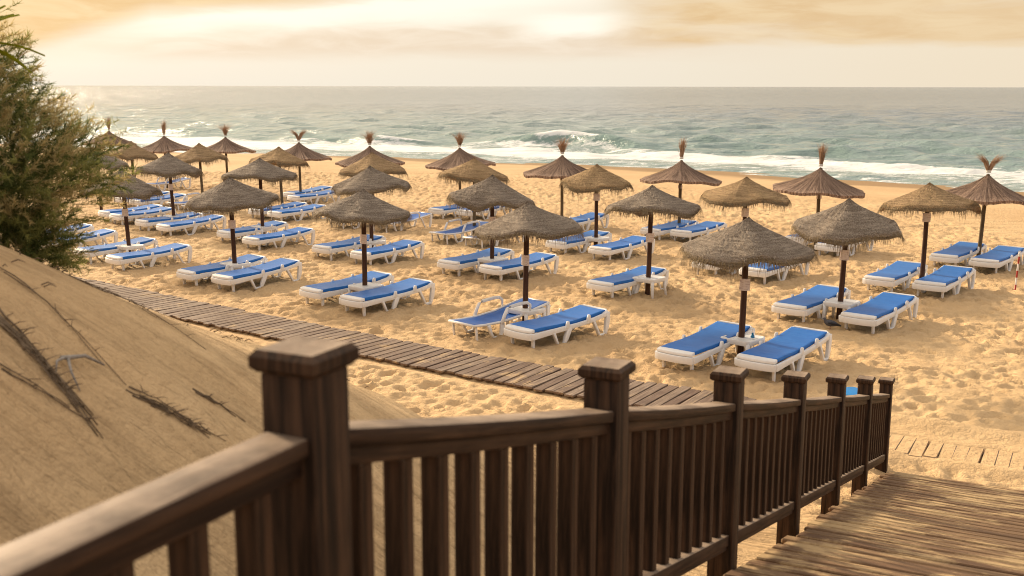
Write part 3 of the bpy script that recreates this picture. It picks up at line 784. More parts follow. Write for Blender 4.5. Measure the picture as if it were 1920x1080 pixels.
def reed_canopy(seed):
    rg = random.Random(seed); mb = MB(); na, nr = 140, 14
    ph = [rg.uniform(0, 6.28) for _ in range(4)]; RX = 1.27
    def prof(u, a): return -0.66 * (u ** 0.60) + 0.03 * u * math.sin(3 * a + ph[0]) + 0.018 * u * math.sin(7 * a + ph[1])
    rim = [1 + rg.uniform(-0.018, 0.018) for _ in range(na)]
    vs, fs = [], []
    for lay, dz in ((0, 0.0), (1, -0.075)):
        for j in range(nr + 1):
            u = max((j / nr) ** 1.35, 0.012)
            for k in range(na):
                a = 2 * math.pi * k / na; r = RX * u * (1 if j < nr else rim[k]) * (1 - 0.012 * lay)
                vs.append((r * math.cos(a), r * math.sin(a), prof(u, a) + dz * min(1, u * 3) + rg.uniform(-0.006, 0.006)))
    n0 = (nr + 1) * na
    for j in range(nr):
        for k in range(na):
            k1 = (k + 1) % na
            fs.append((j * na + k, (j + 1) * na + k, (j + 1) * na + k1, j * na + k1))
            fs.append((n0 + j * na + k, n0 + j * na + k1, n0 + (j + 1) * na + k1, n0 + (j + 1) * na + k))
    for k in range(na):
        k1 = (k + 1) % na; fs.append((nr * na + k, n0 + nr * na + k, n0 + nr * na + k1, nr * na + k1))
    mb.add(vs, fs)
    for i in range(1500):                                          # single reeds lying down the slope
        a = rg.uniform(0, 6.283); u0 = rg.uniform(0.03, 0.8); u1 = min(u0 + rg.uniform(0.15, 0.45), 1.035)
        p0 = Vector((RX * u0 * math.cos(a), RX * u0 * math.sin(a), prof(u0, a) + rg.uniform(0.0, 0.012)))
        a2 = a + rg.uniform(-.03, .03)
        p1 = Vector((RX * u1 * math.cos(a2), RX * u1 * math.sin(a2), prof(u1, a2) + rg.uniform(0.0, 0.030)))
        um = (u0 + u1) / 2; pm = Vector((RX * um * math.cos(a), RX * um * math.sin(a), prof(um, a) + 0.016))
        mb.blade(p0, p1, 0.011, (-math.sin(a), math.cos(a), 0), 0, pm)
    can = mb.mesh("canopy", M_REED)
    return can

def reed_tuft(seed, kind):
    rg = random.Random(seed); tf = MB()
    n = 210
    for i in range(n):
        a = rg.uniform(0, 6.283); rr = 0.045 * math.sqrt(rg.random())
        p = Vector((rr * math.cos(a), rr * math.sin(a), -0.06))
        if kind == 'fork':
            s_ = 1 if rg.random() < 0.5 else -1
            out = Vector((s_ * rg.uniform(0.22, 0.42), rg.uniform(-0.1, 0.1), 0)); H_ = rg.uniform(0.28, 0.46)
        elif kind == 'tall':
            out = Vector((rg.gauss(0.03, 0.085), rg.gauss(0, 0.08), 0)); H_ = rg.uniform(0.34, 0.64)
        else:
            out = Vector((rg.gauss(0, 0.22), rg.gauss(0, 0.22), 0)); H_ = rg.uniform(0.28, 0.54)
        mid = p + out * 0.30 + Vector((0, 0, 0.06 + H_ * 0.5)); e_ = p + out * rg.uniform(0.85, 1.15) + Vector((0, 0, 0.06 + H_))
        ang_ = rg.uniform(0, 6.28)
        tf.blade(p, e_, 0.012, (math.cos(ang_), math.sin(ang_), 0), 0, mid)
    return tf.mesh("tuft", M_TUFT)

STRAWS = [straw_canopy(s_, (M_STRAW_G, M_ENDS_G)) for s_ in (1, 2, 3, 4, 5)]
TANS = [straw_canopy(s_, (M_STRAW_T, M_ENDS_T), 1.08) for s_ in (21, 22, 23)]
REEDS = [reed_canopy(s_) for s_ in (31, 32, 33)]
TUFTS = {k: [reed_tuft(40 + i, k) for i in range(2)] for k in ('round', 'tall', 'fork')}
def pole_mesh(h, r, m):
    mb = MB(); pts = [(0.004 * math.sin(z * 3), 0.004 * math.cos(z * 2.3), z) for z in np.linspace(-0.35, h, 9)]
    mb.tube(pts, [r * (1.05 - 0.1 * k / 8) for k in range(9)], 14)
    return mb.mesh("pole", m, 0, True)
POLE_D = pole_mesh(2.30, 0.052, M_POLE_D); POLE_T = pole_mesh(2.30, 0.050, M_POLE_T)
kb = MB(); kb.tube([(0, 0, -0.03), (0, 0, 0.0), (0, 0, 0.03)], [0.062, 0.056, 0.058], 14); KNOT = kb.mesh("binding", M_STRING, 0, True)
sb_ = MB()
for k in range(6):                                               # notice plate, bent round the pole
    a0, a1 = R(-42 + 14 * k), R(-28 + 14 * k); rr = 0.130
    P_ = lambda a, r, z: (r * math.sin(a), -r * math.cos(a) + 0.068, z)
    vs = [P_(a0, rr, -.1), P_(a1, rr, -.1), P_(a1, rr, .1), P_(a0, rr, .1), P_(a0, rr - .006, -.1), P_(a1, rr - .006, -.1), P_(a1, rr - .006, .1), P_(a0, rr - .006, .1)]
    sb_.add(vs, [(0, 1, 2, 3), (7, 6, 5, 4), (3, 2, 6, 7), (1, 0, 4, 5)] + ([(0, 3, 7, 4)] if k == 0 else []) + ([(2, 1, 5, 6)] if k == 5 else []))
SIGN = sb_.mesh("notice", M_PAPER)

# key: (kind, canopy variant, canopy turn, lean dx, lean dy, pole, notice height or None, label)
UM = {
 'A1': ('s', 0, 0.3, 0.02, 0.0, 'd', 1.28, "largest straw umbrella, nearest the dark railing, white notice on its pole"),
 'A2': ('s', 1, 0.0, 0.03, 0.0, 'd', 1.30, "grey straw umbrella over the table where the pigeon walks"),
 'A3': ('t', 0, 1.1, 0.02, 0.02, 'd', 1.62, "tan straw umbrella at right, in front of the fork-tufted reed umbrella"),
 'A4': ('r', 0, 0.2, 0.04, 0.0, 't', 1.55, "reed umbrella with forked tuft at the right edge", 'fork'),
 'B1': ('s', 2, 2.4, 0.02, 0.0, 'd', 1.30, "shaggy grey straw umbrella over the armless and the armrest lounger with table"),
 'B2': ('s', 3, 2.2, 0.02, 0.0, 'd', 1.26, "grey straw umbrella with drooping left rim above a single lounger and table"),
 'B3': ('t', 1, 0.0, 0.01, 0.0, 'd', 1.55, "tan straw umbrella rising directly behind the largest grey umbrella's peak"),
 'B4': ('r', 1, 0.0, 0.01, 0.0, 't', 1.50, "reed umbrella with upright brush tuft, second from right in the back row", 'tall'),
 'C1': ('s', 4, 0.5, 0.01, 0.0, 'd', 1.36, "grey straw umbrella covering two more peaks behind it, white notice on pole"),
 'C2': ('s', 0, 3.0, 0.01, 0.0, 'd', 1.30, "grey straw umbrella behind the shaggy front one, left of the tan centre umbrella"),
 'C3': ('t', 2, 0.7, 0.0, 0.0, 'd', 1.50, "tan straw umbrella at centre with dark pole and white notice"),
 'C4': ('r', 2, 1.0, 0.01, 0.0, 't', 1.50, "reed umbrella with tall narrow tuft, third from right in the back row", 'tall'),
 'D1': ('s', 1, 3.6, -0.01, 0.0, 'd', 1.30, "grey straw umbrella at left beside the boardwalk with long fringe"),
 'D2': ('s', 2, 0.9, 0.0, 0.0, 'd', None, "grey straw umbrella half hidden, middle of three peaks stacked in line"),
 'D3': ('t', 0, 3.3, 0.01, 0.0, 't', None, "tan straw umbrella with dark shaggy rim behind a grey one, armrest loungers below"),
 'D4': ('r', 0, 2.0, 0.0, 0.0, 't', 1.55, "reed umbrella with reddish round tuft above the tan centre umbrella", 'round'),
 'T1': ('t', 1, 2.1, 0.0, 0.0, 'd', None, "tan straw umbrella, hindmost of three peaks stacked in line"),
 'E1': ('s', 3, 4.0, -0.03, 0.0, 'd', 1.30, "grey straw umbrella at left whose pole stands in a white table"),
 'E2': ('s', 4, 2.9, 0.0, 0.0, 'd', 1.30, "grey straw umbrella overlapping a tan one, left of the three stacked peaks"),
 'E3': ('t', 2, 4.4, -0.02, 0.0, 't', 1.50, "tan straw umbrella with grey pole, behind the grey one at left of centre"),
 'F1': ('s', 0, 1.7, -0.03, 0.0, 'd', 1.25, "grey straw umbrella touching the green shrub, dark pole between two loungers"),
 'R5': ('r', 1, 3.0, 0.0, 0.0, 't', None, "reed umbrella with spread tuft standing above a tan shaggy umbrella", 'round'),
 'R6': ('r', 2, 4.0, 0.0, 0.0, 't', None, "reed umbrella behind the three stacked straw peaks", 'round'),
 'R7': ('r', 0, 5.0, 0.0, 0.0, 't', None, "reed umbrella with small forked tuft, olive pole at left of centre", 'fork'),
 'R8': ('r', 1, 1.2, 0.0, 0.0, 't', None, "reed umbrella with bushy tuft, third from left in the back row", 'round'),
 'R9': ('r', 2, 2.2, 0.0, 0.0, 't', None, "reed umbrella with thin straight tuft, second from left in the back row", 'tall'),
 'R10': ('r', 0, 4.2, 0.0, 0.0, 't', None, "farthest reed umbrella, leftmost of the back row, beside the shrub", 'tall'),
 'G1': ('t', 0, 5.2, -0.02, 0.0, 't', None, "brown straw umbrella between two back row reed umbrellas at left"),
 'H1': ('t', 1, 4.4, 0.0, 0.0, 't', None, "brown straw umbrella in front of the leftmost reed umbrella"),
 'I1': ('s', 2, 5.4, 0.0, 0.0, 'd', None, "straw umbrella partly hidden behind the green shrub"),
}
UZ = {}
for k, spec in UM.items():
    kind, var, turn, lx, ly, pk, sg, lab = spec[:8]
    x, y = UMB[k]; z = ground_z(x, y)
    u = empty("straw_umbrella" if kind != 'r' else "reed_umbrella", (x, y, z)); u.rotation_euler = (-ly, lx, 0)
    tag(u, lab, "beach umbrella", "straw umbrellas on the beach" if kind != 'r' else "tufted reed umbrellas nearest the water")
    link("pole", POLE_D if pk == 'd' else POLE_T, u)
    rz = random.Random(k)
    if kind == 'r':
        c_ = link("canopy", REEDS[var], u); c_.location = (0, 0, 2.36); c_.rotation_euler = (rz.uniform(-.03, .03), rz.uniform(-.05, .05), turn)
        tf = link("tuft", TUFTS[spec[8]][var % 2], u); tf.location = (0, 0, 2.42); tf.rotation_euler = (0, 0, rz.uniform(-0.3, 0.3))
        kn = link("binding", KNOT, tf); kn.location = (0, 0, -0.045)
        s_ = 0.97
        if k in ('R5', 'R7', 'R8', 'R9', 'R10', 'R6'): s_ = 1.0
        c_.scale = (s_, s_, 1)
    else:
        cm, fm_ = (STRAWS if kind == 's' else TANS)[var]
        c_ = link("canopy", cm, u); c_.location = (0, 0, 2.40); c_.rotation_euler = (rz.uniform(-.075, .075), rz.uniform(-.085, .085), turn); s_ = rz.uniform(0.95, 1.03); c_.scale = (s_, s_, rz.uniform(0.93, 1.12))
        link("fringe", fm_, c_)
    if sg:
        s_ = link("notice", SIGN, u); s_.location = (0, 0, sg); s_.rotation_euler = (0, 0, rz.uniform(-0.55, 0.0))
        if kind == 'r': s_.scale = (0.8, 0.8, 0.5)

# ------------------------------------------------------------------ loungers
def lounger_padded():
    root = empty("sun_lounger", (0, 0, 0))
    f = MB()
    for sy in (-1, 1):
        f.strip([(0.02, 0.235), (0.55, 0.262), (1.05, 0.285), (1.42, 0.315), (1.76, 0.370)], [0.105, 0.085, 0.075, 0.07, 0.075], sy * 0.335 - 0.022, sy * 0.335 + 0.022)
    n = 9
    for k in range(n):                                            # bowed foot board
        y0, y1 = -0.335 + 0.67 * k / n, -0.335 + 0.67 * (k + 1) / n
        xa, xb = -0.045 * (1 - (y0 / 0.335) ** 2), -0.045 * (1 - (y1 / 0.335) ** 2)
        f.add([(xa, y0, .175), (xb, y1, .175), (xb, y1, .285), (xa, y0, .285), (0.05, y0, .18), (0.05, y1, .18), (0.05, y1, .29), (0.05, y0, .29)],
              [(1, 0, 3, 2), (4, 5, 6, 7), (3, 7, 6, 2), (0, 1, 5, 4)] + ([(0, 4, 7, 3)] if k == 0 else []) + ([(1, 2, 6, 5)] if k == n - 1 else []))
    f.build("frame", M_PLAST, root, bevel=0.012)
    hd = MB()
    hd.tube([(1.70, -0.32, 0.375), (1.78, -0.318, 0.40), (1.815, -0.27, 0.415), (1.815, 0.27, 0.415), (1.78, 0.318, 0.40), (1.70, 0.32, 0.375)], 0.030, 10)
    hd.build("head_bar", M_PLAST, root, 0, True)
    for sy in (-1, 1):
        m = MB()
        m.strip([(0.50, 0.235), (0.565, 0.10), (0.60, 0.022), (0.745, 0.022), (0.79, 0.11), (0.87, 0.27)], [0.050, 0.040, 0.045, 0.055, 0.090, 0.100], sy * 0.335 - 0.030, sy * 0.335 + 0.030)
        m.build("leg", M_PLAST, root, bevel=0.010)
        h = MB()
        h.strip([(1.43, 0.31), (1.54, 0.12), (1.585, 0.022), (1.725, 0.022), (1.765, 0.15), (1.785, 0.29), (1.79, 0.405)], [0.050, 0.040, 0.045, 0.055, 0.085, 0.095, 0.08], sy * 0.335 - 0.030, sy * 0.335 + 0.030)
        h.build("leg", M_PLAST, root, bevel=0.010)
        w_ = MB(); w_.strip([(0.12, 0.20), (0.13, 0.0)], [0.07, 0.045], sy * 0.25 - 0.02, sy * 0.25 + 0.02)
        w_.build("foot_leg", M_PLAST, root, bevel=0.006)
        for xb in (0.80, 1.30):
            zb = 0.27 if xb < 1 else 0.31
            b_ = MB(); b_.strip([(xb, zb), (xb + 0.02, zb + 0.075), (xb + 0.025, zb + 0.115)], [0.085, 0.06, 0.035], sy * 0.345 - 0.022, sy * 0.345 + 0.022)
            b_.build("bracket", M_PLAST, root, bevel=0.010)
    ec = MB()
    for k in range(n):
        y0, y1 = -0.315 + 0.63 * k / n, -0.315 + 0.63 * (k + 1) / n
        xa, xb = -0.035 * (1 - (y0 / 0.315) ** 2) + 0.005, -0.035 * (1 - (y1 / 0.315) ** 2) + 0.005
        ec.add([(xa, y0, .292), (xb, y1, .292), (xb + .01, y1, .335), (xa + .01, y0, .335), (0.10, y0, .292), (0.10, y1, .292), (0.10, y1, .350), (0.10, y0, .350)],
               [(1, 0, 3, 2), (4, 5, 6, 7), (3, 7, 6, 2), (0, 1, 5, 4)] + ([(0, 4, 7, 3)] if k == 0 else []) + ([(1, 2, 6, 5)] if k == n - 1 else []))
    ec.build("end_panel", M_PLAST, root, bevel=0.010)
    mt = MB(); prof = [(0.10, .352), (0.35, .356), (0.70, .352), (1.0, .364), (1.18, .377), (1.45, .405), (1.77, .442)]
    vs, fs = [], []; ny_ = 12
    pr2 = []
    for i in range(len(prof) - 1):
        for q in range(4):
            t_ = q / 4; pr2.append((prof[i][0] * (1 - t_) + prof[i + 1][0] * t_, prof[i][1] * (1 - t_) + prof[i + 1][1] * t_))
    pr2.append(prof[-1])
    rg = random.Random(3)
    for (x, z) in pr2:
        for j in range(ny_ + 1):
            y = -0.305 + 0.61 * j / ny_
            vs.append((x, y, z - 0.010 * (1 - (y / 0.305) ** 2) + rg.uniform(-.0015, .0015)))
        for j in range(ny_ + 1):
            y = -0.300 + 0.60 * j / ny_; vs.append((x, y, z - 0.062))
    st = 2 * (ny_ + 1)
    for i in range(len(pr2) - 1):
        for j in range(ny_):
            a = i * st + j; fs.append((a, a + st, a + st + 1, a + 1)); b_ = a + ny_ + 1; fs.append((b_ + 1, b_ + st + 1, b_ + st, b_))
        a = i * st; fs.append((a, a + ny_ + 1, a + st + ny_ + 1, a + st)); a = i * st + ny_; fs.append((a, a + st, a + st + ny_ + 1, a + ny_ + 1))
    for i in (0, len(pr2) - 1):
        for j in range(ny_):
            a = i * st + j; fs.append((a, a + 1, a + ny_ + 2, a + ny_ + 1))
    mt.add(vs, fs); mt.build("mattress", M_BLUE, root, bevel=0.010)
    return root

def lounger_sling():
    root = empty("sun_lounger", (0, 0, 0))
    f = MB()
    path = [(0.0, 0.285), (0.25, 0.268), (0.6, 0.265), (1.05, 0.30), (1.45, 0.375), (1.78, 0.43)]
    for sy in (-1, 1): f.tube([(x, sy * 0.32, z) for x, z in path], 0.022, 8)
    f.tube([(0.0, -.32, .285), (0.0, .32, .285)], 0.022, 8); f.tube([(1.78, -.32, .43), (1.78, .32, .43)], 0.022, 8)
    f.build("frame", M_PLAST, root, 0, True)
    sl = MB(); vs, fs = [], []; rg = random.Random(5); nx_, ny_ = 26, 10
    def zc(x):
        for (a, za), (b_, zb) in zip(path[:-1], path[1:]):
            if x <= b_: return za + (zb - za) * (x - a) / (b_ - a)
        return path[-1][1]
    for lay in (0.026, 0.012):
        for i in range(nx_ + 1):
            x = 0.01 + 1.76 * i / nx_
            for j in range(ny_ + 1):
                y = -0.335 + 0.67 * j / ny_; s_ = 1 - (abs(y) / 0.335) ** 2
                vs.append((x, y, zc(x) + lay - 0.055 * s_ * math.sin(min(x / 1.77, 1) * math.pi) - 0.012 * s_ + 0.005 * math.sin(x * 21 + y * 6) * s_ - (0.03 if j in (0, ny_) else 0)))
    n0 = (nx_ + 1) * (ny_ + 1)
    for i in range(nx_):
        for j in range(ny_):
            a = i * (ny_ + 1) + j; fs.append((a, a + ny_ + 1, a + ny_ + 2, a + 1)); a += n0; fs.append((a + 1, a + ny_ + 2, a + ny_ + 1, a))
    for i in range(nx_):
        for j in (0, ny_):
            a = i * (ny_ + 1) + j; fs.append((a, a + n0, a + n0 + ny_ + 1, a + ny_ + 1))
    for j in range(ny_):
        for i in (0, nx_):
            a = i * (ny_ + 1) + j; fs.append((a, a + 1, a + 1 + n0, a + n0))
    sl.add(vs, fs); sl.build("sling", M_SLING, root, 0, True)
    for sy in (-1, 1):
        y = sy * 0.355
        a = MB(); a.tube([(0.60, y, 0.24), (0.66, y, 0.38), (0.72, y, 0.475), (0.80, y, 0.505), (1.05, y, 0.525), (1.20, y, 0.52), (1.27, y, 0.47), (1.27, y, 0.36)], [.034, .03, .028, .028, .028, .028, .026, .022], 10)
        a.build("armrest", M_PLAST, root, 0, True)
        m = MB(); m.strip([(0.30, 0.25), (0.36, 0.10), (0.42, 0.022), (0.56, 0.022), (0.60, 0.10), (0.62, 0.25)], [0.06, 0.045, 0.045, 0.05, 0.07, 0.08], sy * 0.345 - 0.026, sy * 0.345 + 0.026); m.build("leg", M_PLAST, root, bevel=0.010)
        h = MB(); h.strip([(1.35, 0.34), (1.46, 0.12), (1.52, 0.022), (1.66, 0.022), (1.71, 0.15), (1.74, 0.41)], [0.04, 0.035, 0.04, 0.05, 0.07, 0.07], sy * 0.345 - 0.026, sy * 0.345 + 0.026); h.build("leg", M_PLAST, root, bevel=0.010)
        w_ = MB(); w_.strip([(0.06, 0.26), (0.09, 0.0)], [0.04, 0.035], sy * 0.29 - 0.015, sy * 0.29 + 0.015); w_.build("foot_leg", M_PLAST, root, bevel=0.006)
    return root

GRP_P = "blue padded sun loungers under the umbrellas"; GRP_S = "blue armrest sun loungers"
HEAD = {'A': 49.0, 'B': 45.5, 'C': 47.0, 'D': 49.0, 'E': 47.5, 'F': 47.5, 'R': 48.0, 'I': 48.0, 'X': 47.0, 'H': 48.0, 'G': 48.0, 'T': 47.0}
U_SHORT = {'A1': "the largest straw umbrella nearest the railing", 'A2': "the umbrella by the pigeon", 'A3': "the rightmost tan umbrella", 'A4': "the fork-tufted reed umbrella at right",
 'B1': "the shaggy front centre umbrella", 'B2': "the grey umbrella with drooping left rim", 'B3': "the tan umbrella behind the largest one", 'B4': "the brush-tufted reed umbrella at right",
 'C1': "the front umbrella of three stacked peaks", 'C2': "the grey umbrella left of the tan centre one", 'C3': "the tan umbrella at centre", 'C4': "the reed umbrella with tall narrow tuft",
 'D1': "the long-fringed umbrella beside the boardwalk", 'D2': "the middle umbrella of three stacked peaks", 'D3': "the tan umbrella with dark shaggy rim", 'D4': "the reed umbrella with reddish round tuft",
 'T1': "the hindmost of three stacked peaks", 'E1': "the left umbrella with pole through a table", 'E2': "the grey umbrella overlapping a tan one", 'E3': "the tan umbrella with grey pole",
 'F1': "the umbrella touching the shrub", 'R5': "the reed umbrella above a tan shaggy one", 'R7': "the reed umbrella with small forked tuft", 'R9': "the reed umbrella with thin straight tuft",
 'G1': "the brown umbrella between back reed umbrellas", 'H1': "the brown umbrella before the leftmost reed one", 'I1': "the umbrella behind the shrub"}
SLING = {'B1L', 'D3L', 'D3R', 'T1L', 'T1R', 'G1L', 'G1R', 'R9L'}
proto_p, proto_s = lounger_padded(), lounger_sling(); used_p = used_s = False
def place(o, x, y, hd, sink=0.025):
    ca, sa = math.cos(R(hd)), math.sin(R(hd))
    z0 = ground_z(x + 0.3 * ca, y + 0.3 * sa); z1 = ground_z(x + 1.6 * ca, y + 1.6 * sa)
    o.location = (x, y, z0 - (z1 - z0) * 0.2 - sink); o.rotation_euler = (0, -math.atan2(z1 - z0, 1.3), R(hd))
for k, (x, y) in LNG.items():
    rz = random.Random(k + 'h'); hd = HEAD[k[0]] + rz.uniform(-2.5, 2.5)
    if k in SLING:
        o = proto_s if not used_s else copy_tree(proto_s); used_s = True
    else:
        o = proto_p if not used_p else copy_tree(proto_p); used_p = True
    place(o, x, y, hd); o.scale = (1.10, 1.05, 1.09)
    word = "armrest sling lounger" if k in SLING else "padded white lounger"
    if k == 'X1': lab = "blue padded lounger seen through the shrub's lower branches, the farther of two"
    elif k == 'X2': lab = "blue padded lounger seen through the shrub's lower branches, the nearer of two"
    elif k in ('B2L', 'D4R', 'R9L'): lab = "single blue " + word + " under " + U_SHORT[k[:-1]]
    else: lab = "blue " + word + ", " + ("left" if k[-1] == 'L' else "right") + " under " + U_SHORT[k[:-1]]
    tag(o, lab, "sun lounger", GRP_S if k in SLING else GRP_P)

# ------------------------------------------------------------------ side tables
def make_table():
    root = empty("side_table", (0, 0, 0))
    tp = MB(); S = 0.285; c_ = 0.07; poly = []
    for sx, sy, a0 in ((1, 1, 0), (-1, 1, 90), (-1, -1, 180), (1, -1, 270)):
        for q in range(5):
            a = R(a0 + 22.5 * q); poly.append((sx * (S - c_) + c_ * math.cos(a), sy * (S - c_) + c_ * math.sin(a)))
    n = len(poly)
    vs = [(x, y, .315) for x, y in poly] + [(x, y, .345) for x, y in poly] + [(x * .9, y * .9, .345) for x, y in poly] + [(x * .88, y * .88, .338) for x, y in poly] + [(x * .96, y * .96, .270) for x, y in poly] + [(x * .92, y * .92, .270) for x, y in poly] + [(x * .92, y * .92, .315) for x, y in poly]
    fs = []
    for i in range(n):
        j = (i + 1) % n
        for a, b_ in ((0, 1), (1, 2), (2, 3), (4, 0), (5, 4), (6, 5)): fs.append((a * n + i, a * n + j, b_ * n + j, b_ * n + i))
    fs.append(tuple(3 * n + i for i in range(n))); fs.append(tuple(6 * n + n - 1 - i for i in range(n)))
    tp.add(vs, fs); tp.build("tabletop", M_PLAST, root, bevel=0.004)
    for sx in (-1, 1):
        for sy in (-1, 1):
            l = MB(); l.tube([(sx * 0.235, sy * 0.235, .31), (sx * 0.245, sy * 0.245, .15), (sx * 0.268, sy * 0.268, -.03)], [0.040, 0.034, 0.024], 8)
            l.build("leg", M_PLAST, root, 0, True)
    for ch in [k for k in bpy.data.objects if k.parent == root]: ch.scale = (1, 1, 1.15)
    return root
tproto = make_table(); tu = False
for k in ('A1', 'A2', 'B1', 'B2', 'C1', 'C2', 'C3', 'D1', 'D2', 'E1', 'E2', 'F1'):
    o = tproto if not tu else copy_tree(tproto); tu = True
    x, y = UMB[k]; o.location = (x + 0.03, y - 0.02, ground_z(x, y) - 0.01); o.rotation_euler = (0, 0, R(47 + random.Random(k).uniform(-6, 6)))
    tag(o, "white plastic table round the pole of " + U_SHORT[k], "side table", "white plastic tables round the umbrella poles")

# ------------------------------------------------------------------ small things
def lathe(prof, n, name, m, parent=None):
    mb = MB(); mb.tube([(0, 0, z) for r, z in prof], [r for r, z in prof], n); return mb.build(name, m, parent, 0, True)
bt = empty("bottle", (UMB['A1'][0] + 0.19, UMB['A1'][1] - 0.03, ground_z(*UMB['A1']) + 0.325)); tag(bt, "small teal blue bottle on the table under the largest umbrella", "bottle")
lathe([(0.030, 0), (0.034, 0.012), (0.034, 0.075), (0.028, 0.095), (0.014, 0.112)], 14, "bottle_body", M_BOTTLE, bt)
lathe([(0.016, 0.110), (0.017, 0.114), (0.017, 0.132), (0.014, 0.136)], 12, "cap", M_BOTTLE, bt)

def pigeon():
    x, y = 6.02, 20.18; g = ground_z(x, y)
    root = empty("pigeon", (x, y, g - 0.01), R(165)); tag(root, "slate grey pigeon walking on the sand by the table leg", "pigeon")
    b_ = MB()
    b_.tube([(-0.19, 0, 0.085), (-0.12, 0, 0.105), (-0.07, 0, 0.118), (0.0, 0, 0.125), (0.06, 0, 0.135), (0.095, 0, 0.155), (0.108, 0, 0.185), (0.118, 0, 0.205), (0.130, 0, 0.212), (0.142, 0, 0.208)],
            [0.012, 0.026, 0.048, 0.062, 0.056, 0.038, 0.027, 0.026, 0.023, 0.008], 14)
    b_.tube([(0.138, 0, 0.208), (0.165, 0, 0.202)], [0.007, 0.002], 6, 1)
    b_.build("body", [M_BIRD, M_BIRD_D], root, 0, True)
    for sy in (-1, 1):
        wv = MB(); wv.tube([(0.05, sy * 0.050, 0.14), (-0.02, sy * 0.062, 0.135), (-0.10, sy * 0.042, 0.115), (-0.17, sy * 0.018, 0.098)], [0.012, 0.026, 0.020, 0.004], 8); wv.build("wing", M_BIRD_D, root, 0, True)
        l = MB(); l.tube([(0.0, sy * 0.022, 0.08), (0.012, sy * 0.022, 0.04), (0.0, sy * 0.022, 0.012)], [0.008, 0.005, 0.005], 6)
        for a in (-0.5, 0, 0.5): l.tube([(0.0, sy * 0.022, 0.012), (0.035 * math.cos(a), sy * 0.022 + 0.035 * math.sin(a), 0.010)], [0.005, 0.002], 5)
        l.build("leg", M_LEG, root, 0, True)
pigeon()

def stake():
    x, y = 11.42, 24.4; root = empty("marker_stake", (x, y, ground_z(x, y))); tag(root, "thin red and white striped stake at the right edge of the beach", "stake"); root.rotation_euler = (0, R(2), 0)
    m = MB(); zs = [-0.2, 0.10, 0.26, 0.42, 0.58, 0.74, 0.84]
    for i in range(len(zs) - 1): m.tube([(0, 0, zs[i]), (0, 0, zs[i + 1])], 0.020, 10, i % 2, cap=(i in (0, len(zs) - 2)))
    m.build("rod", [M_RED, M_WPAINT], root, 0, True)
stake()

def foam_mat():
    root = empty("beach_mat", (5.02, 15.50, ground_z(5.02, 15.50) + 0.02), R(20)); tag(root, "bright blue mat lying on the sand behind the railing posts", "mat")
    m = MB(); n = 28; pts = [(0.17 * math.copysign(abs(math.cos(a)) ** 0.6, math.cos(a)), 0.22 * math.copysign(abs(math.sin(a)) ** 0.6, math.sin(a))) for a in [6.2832 * k / n for k in range(n)]]
    m.add([(x, y, 0.0) for x, y in pts] + [(x, y, 0.10 + 0.03 * x) for x, y in pts], [tuple(range(n - 1, -1, -1)), tuple(range(n, 2 * n))] + [(i, (i + 1) % n, n + (i + 1) % n, n + i) for i in range(n)])
    m.build("mat_body", M_BRIGHT, root, bevel=0.015)
foam_mat()

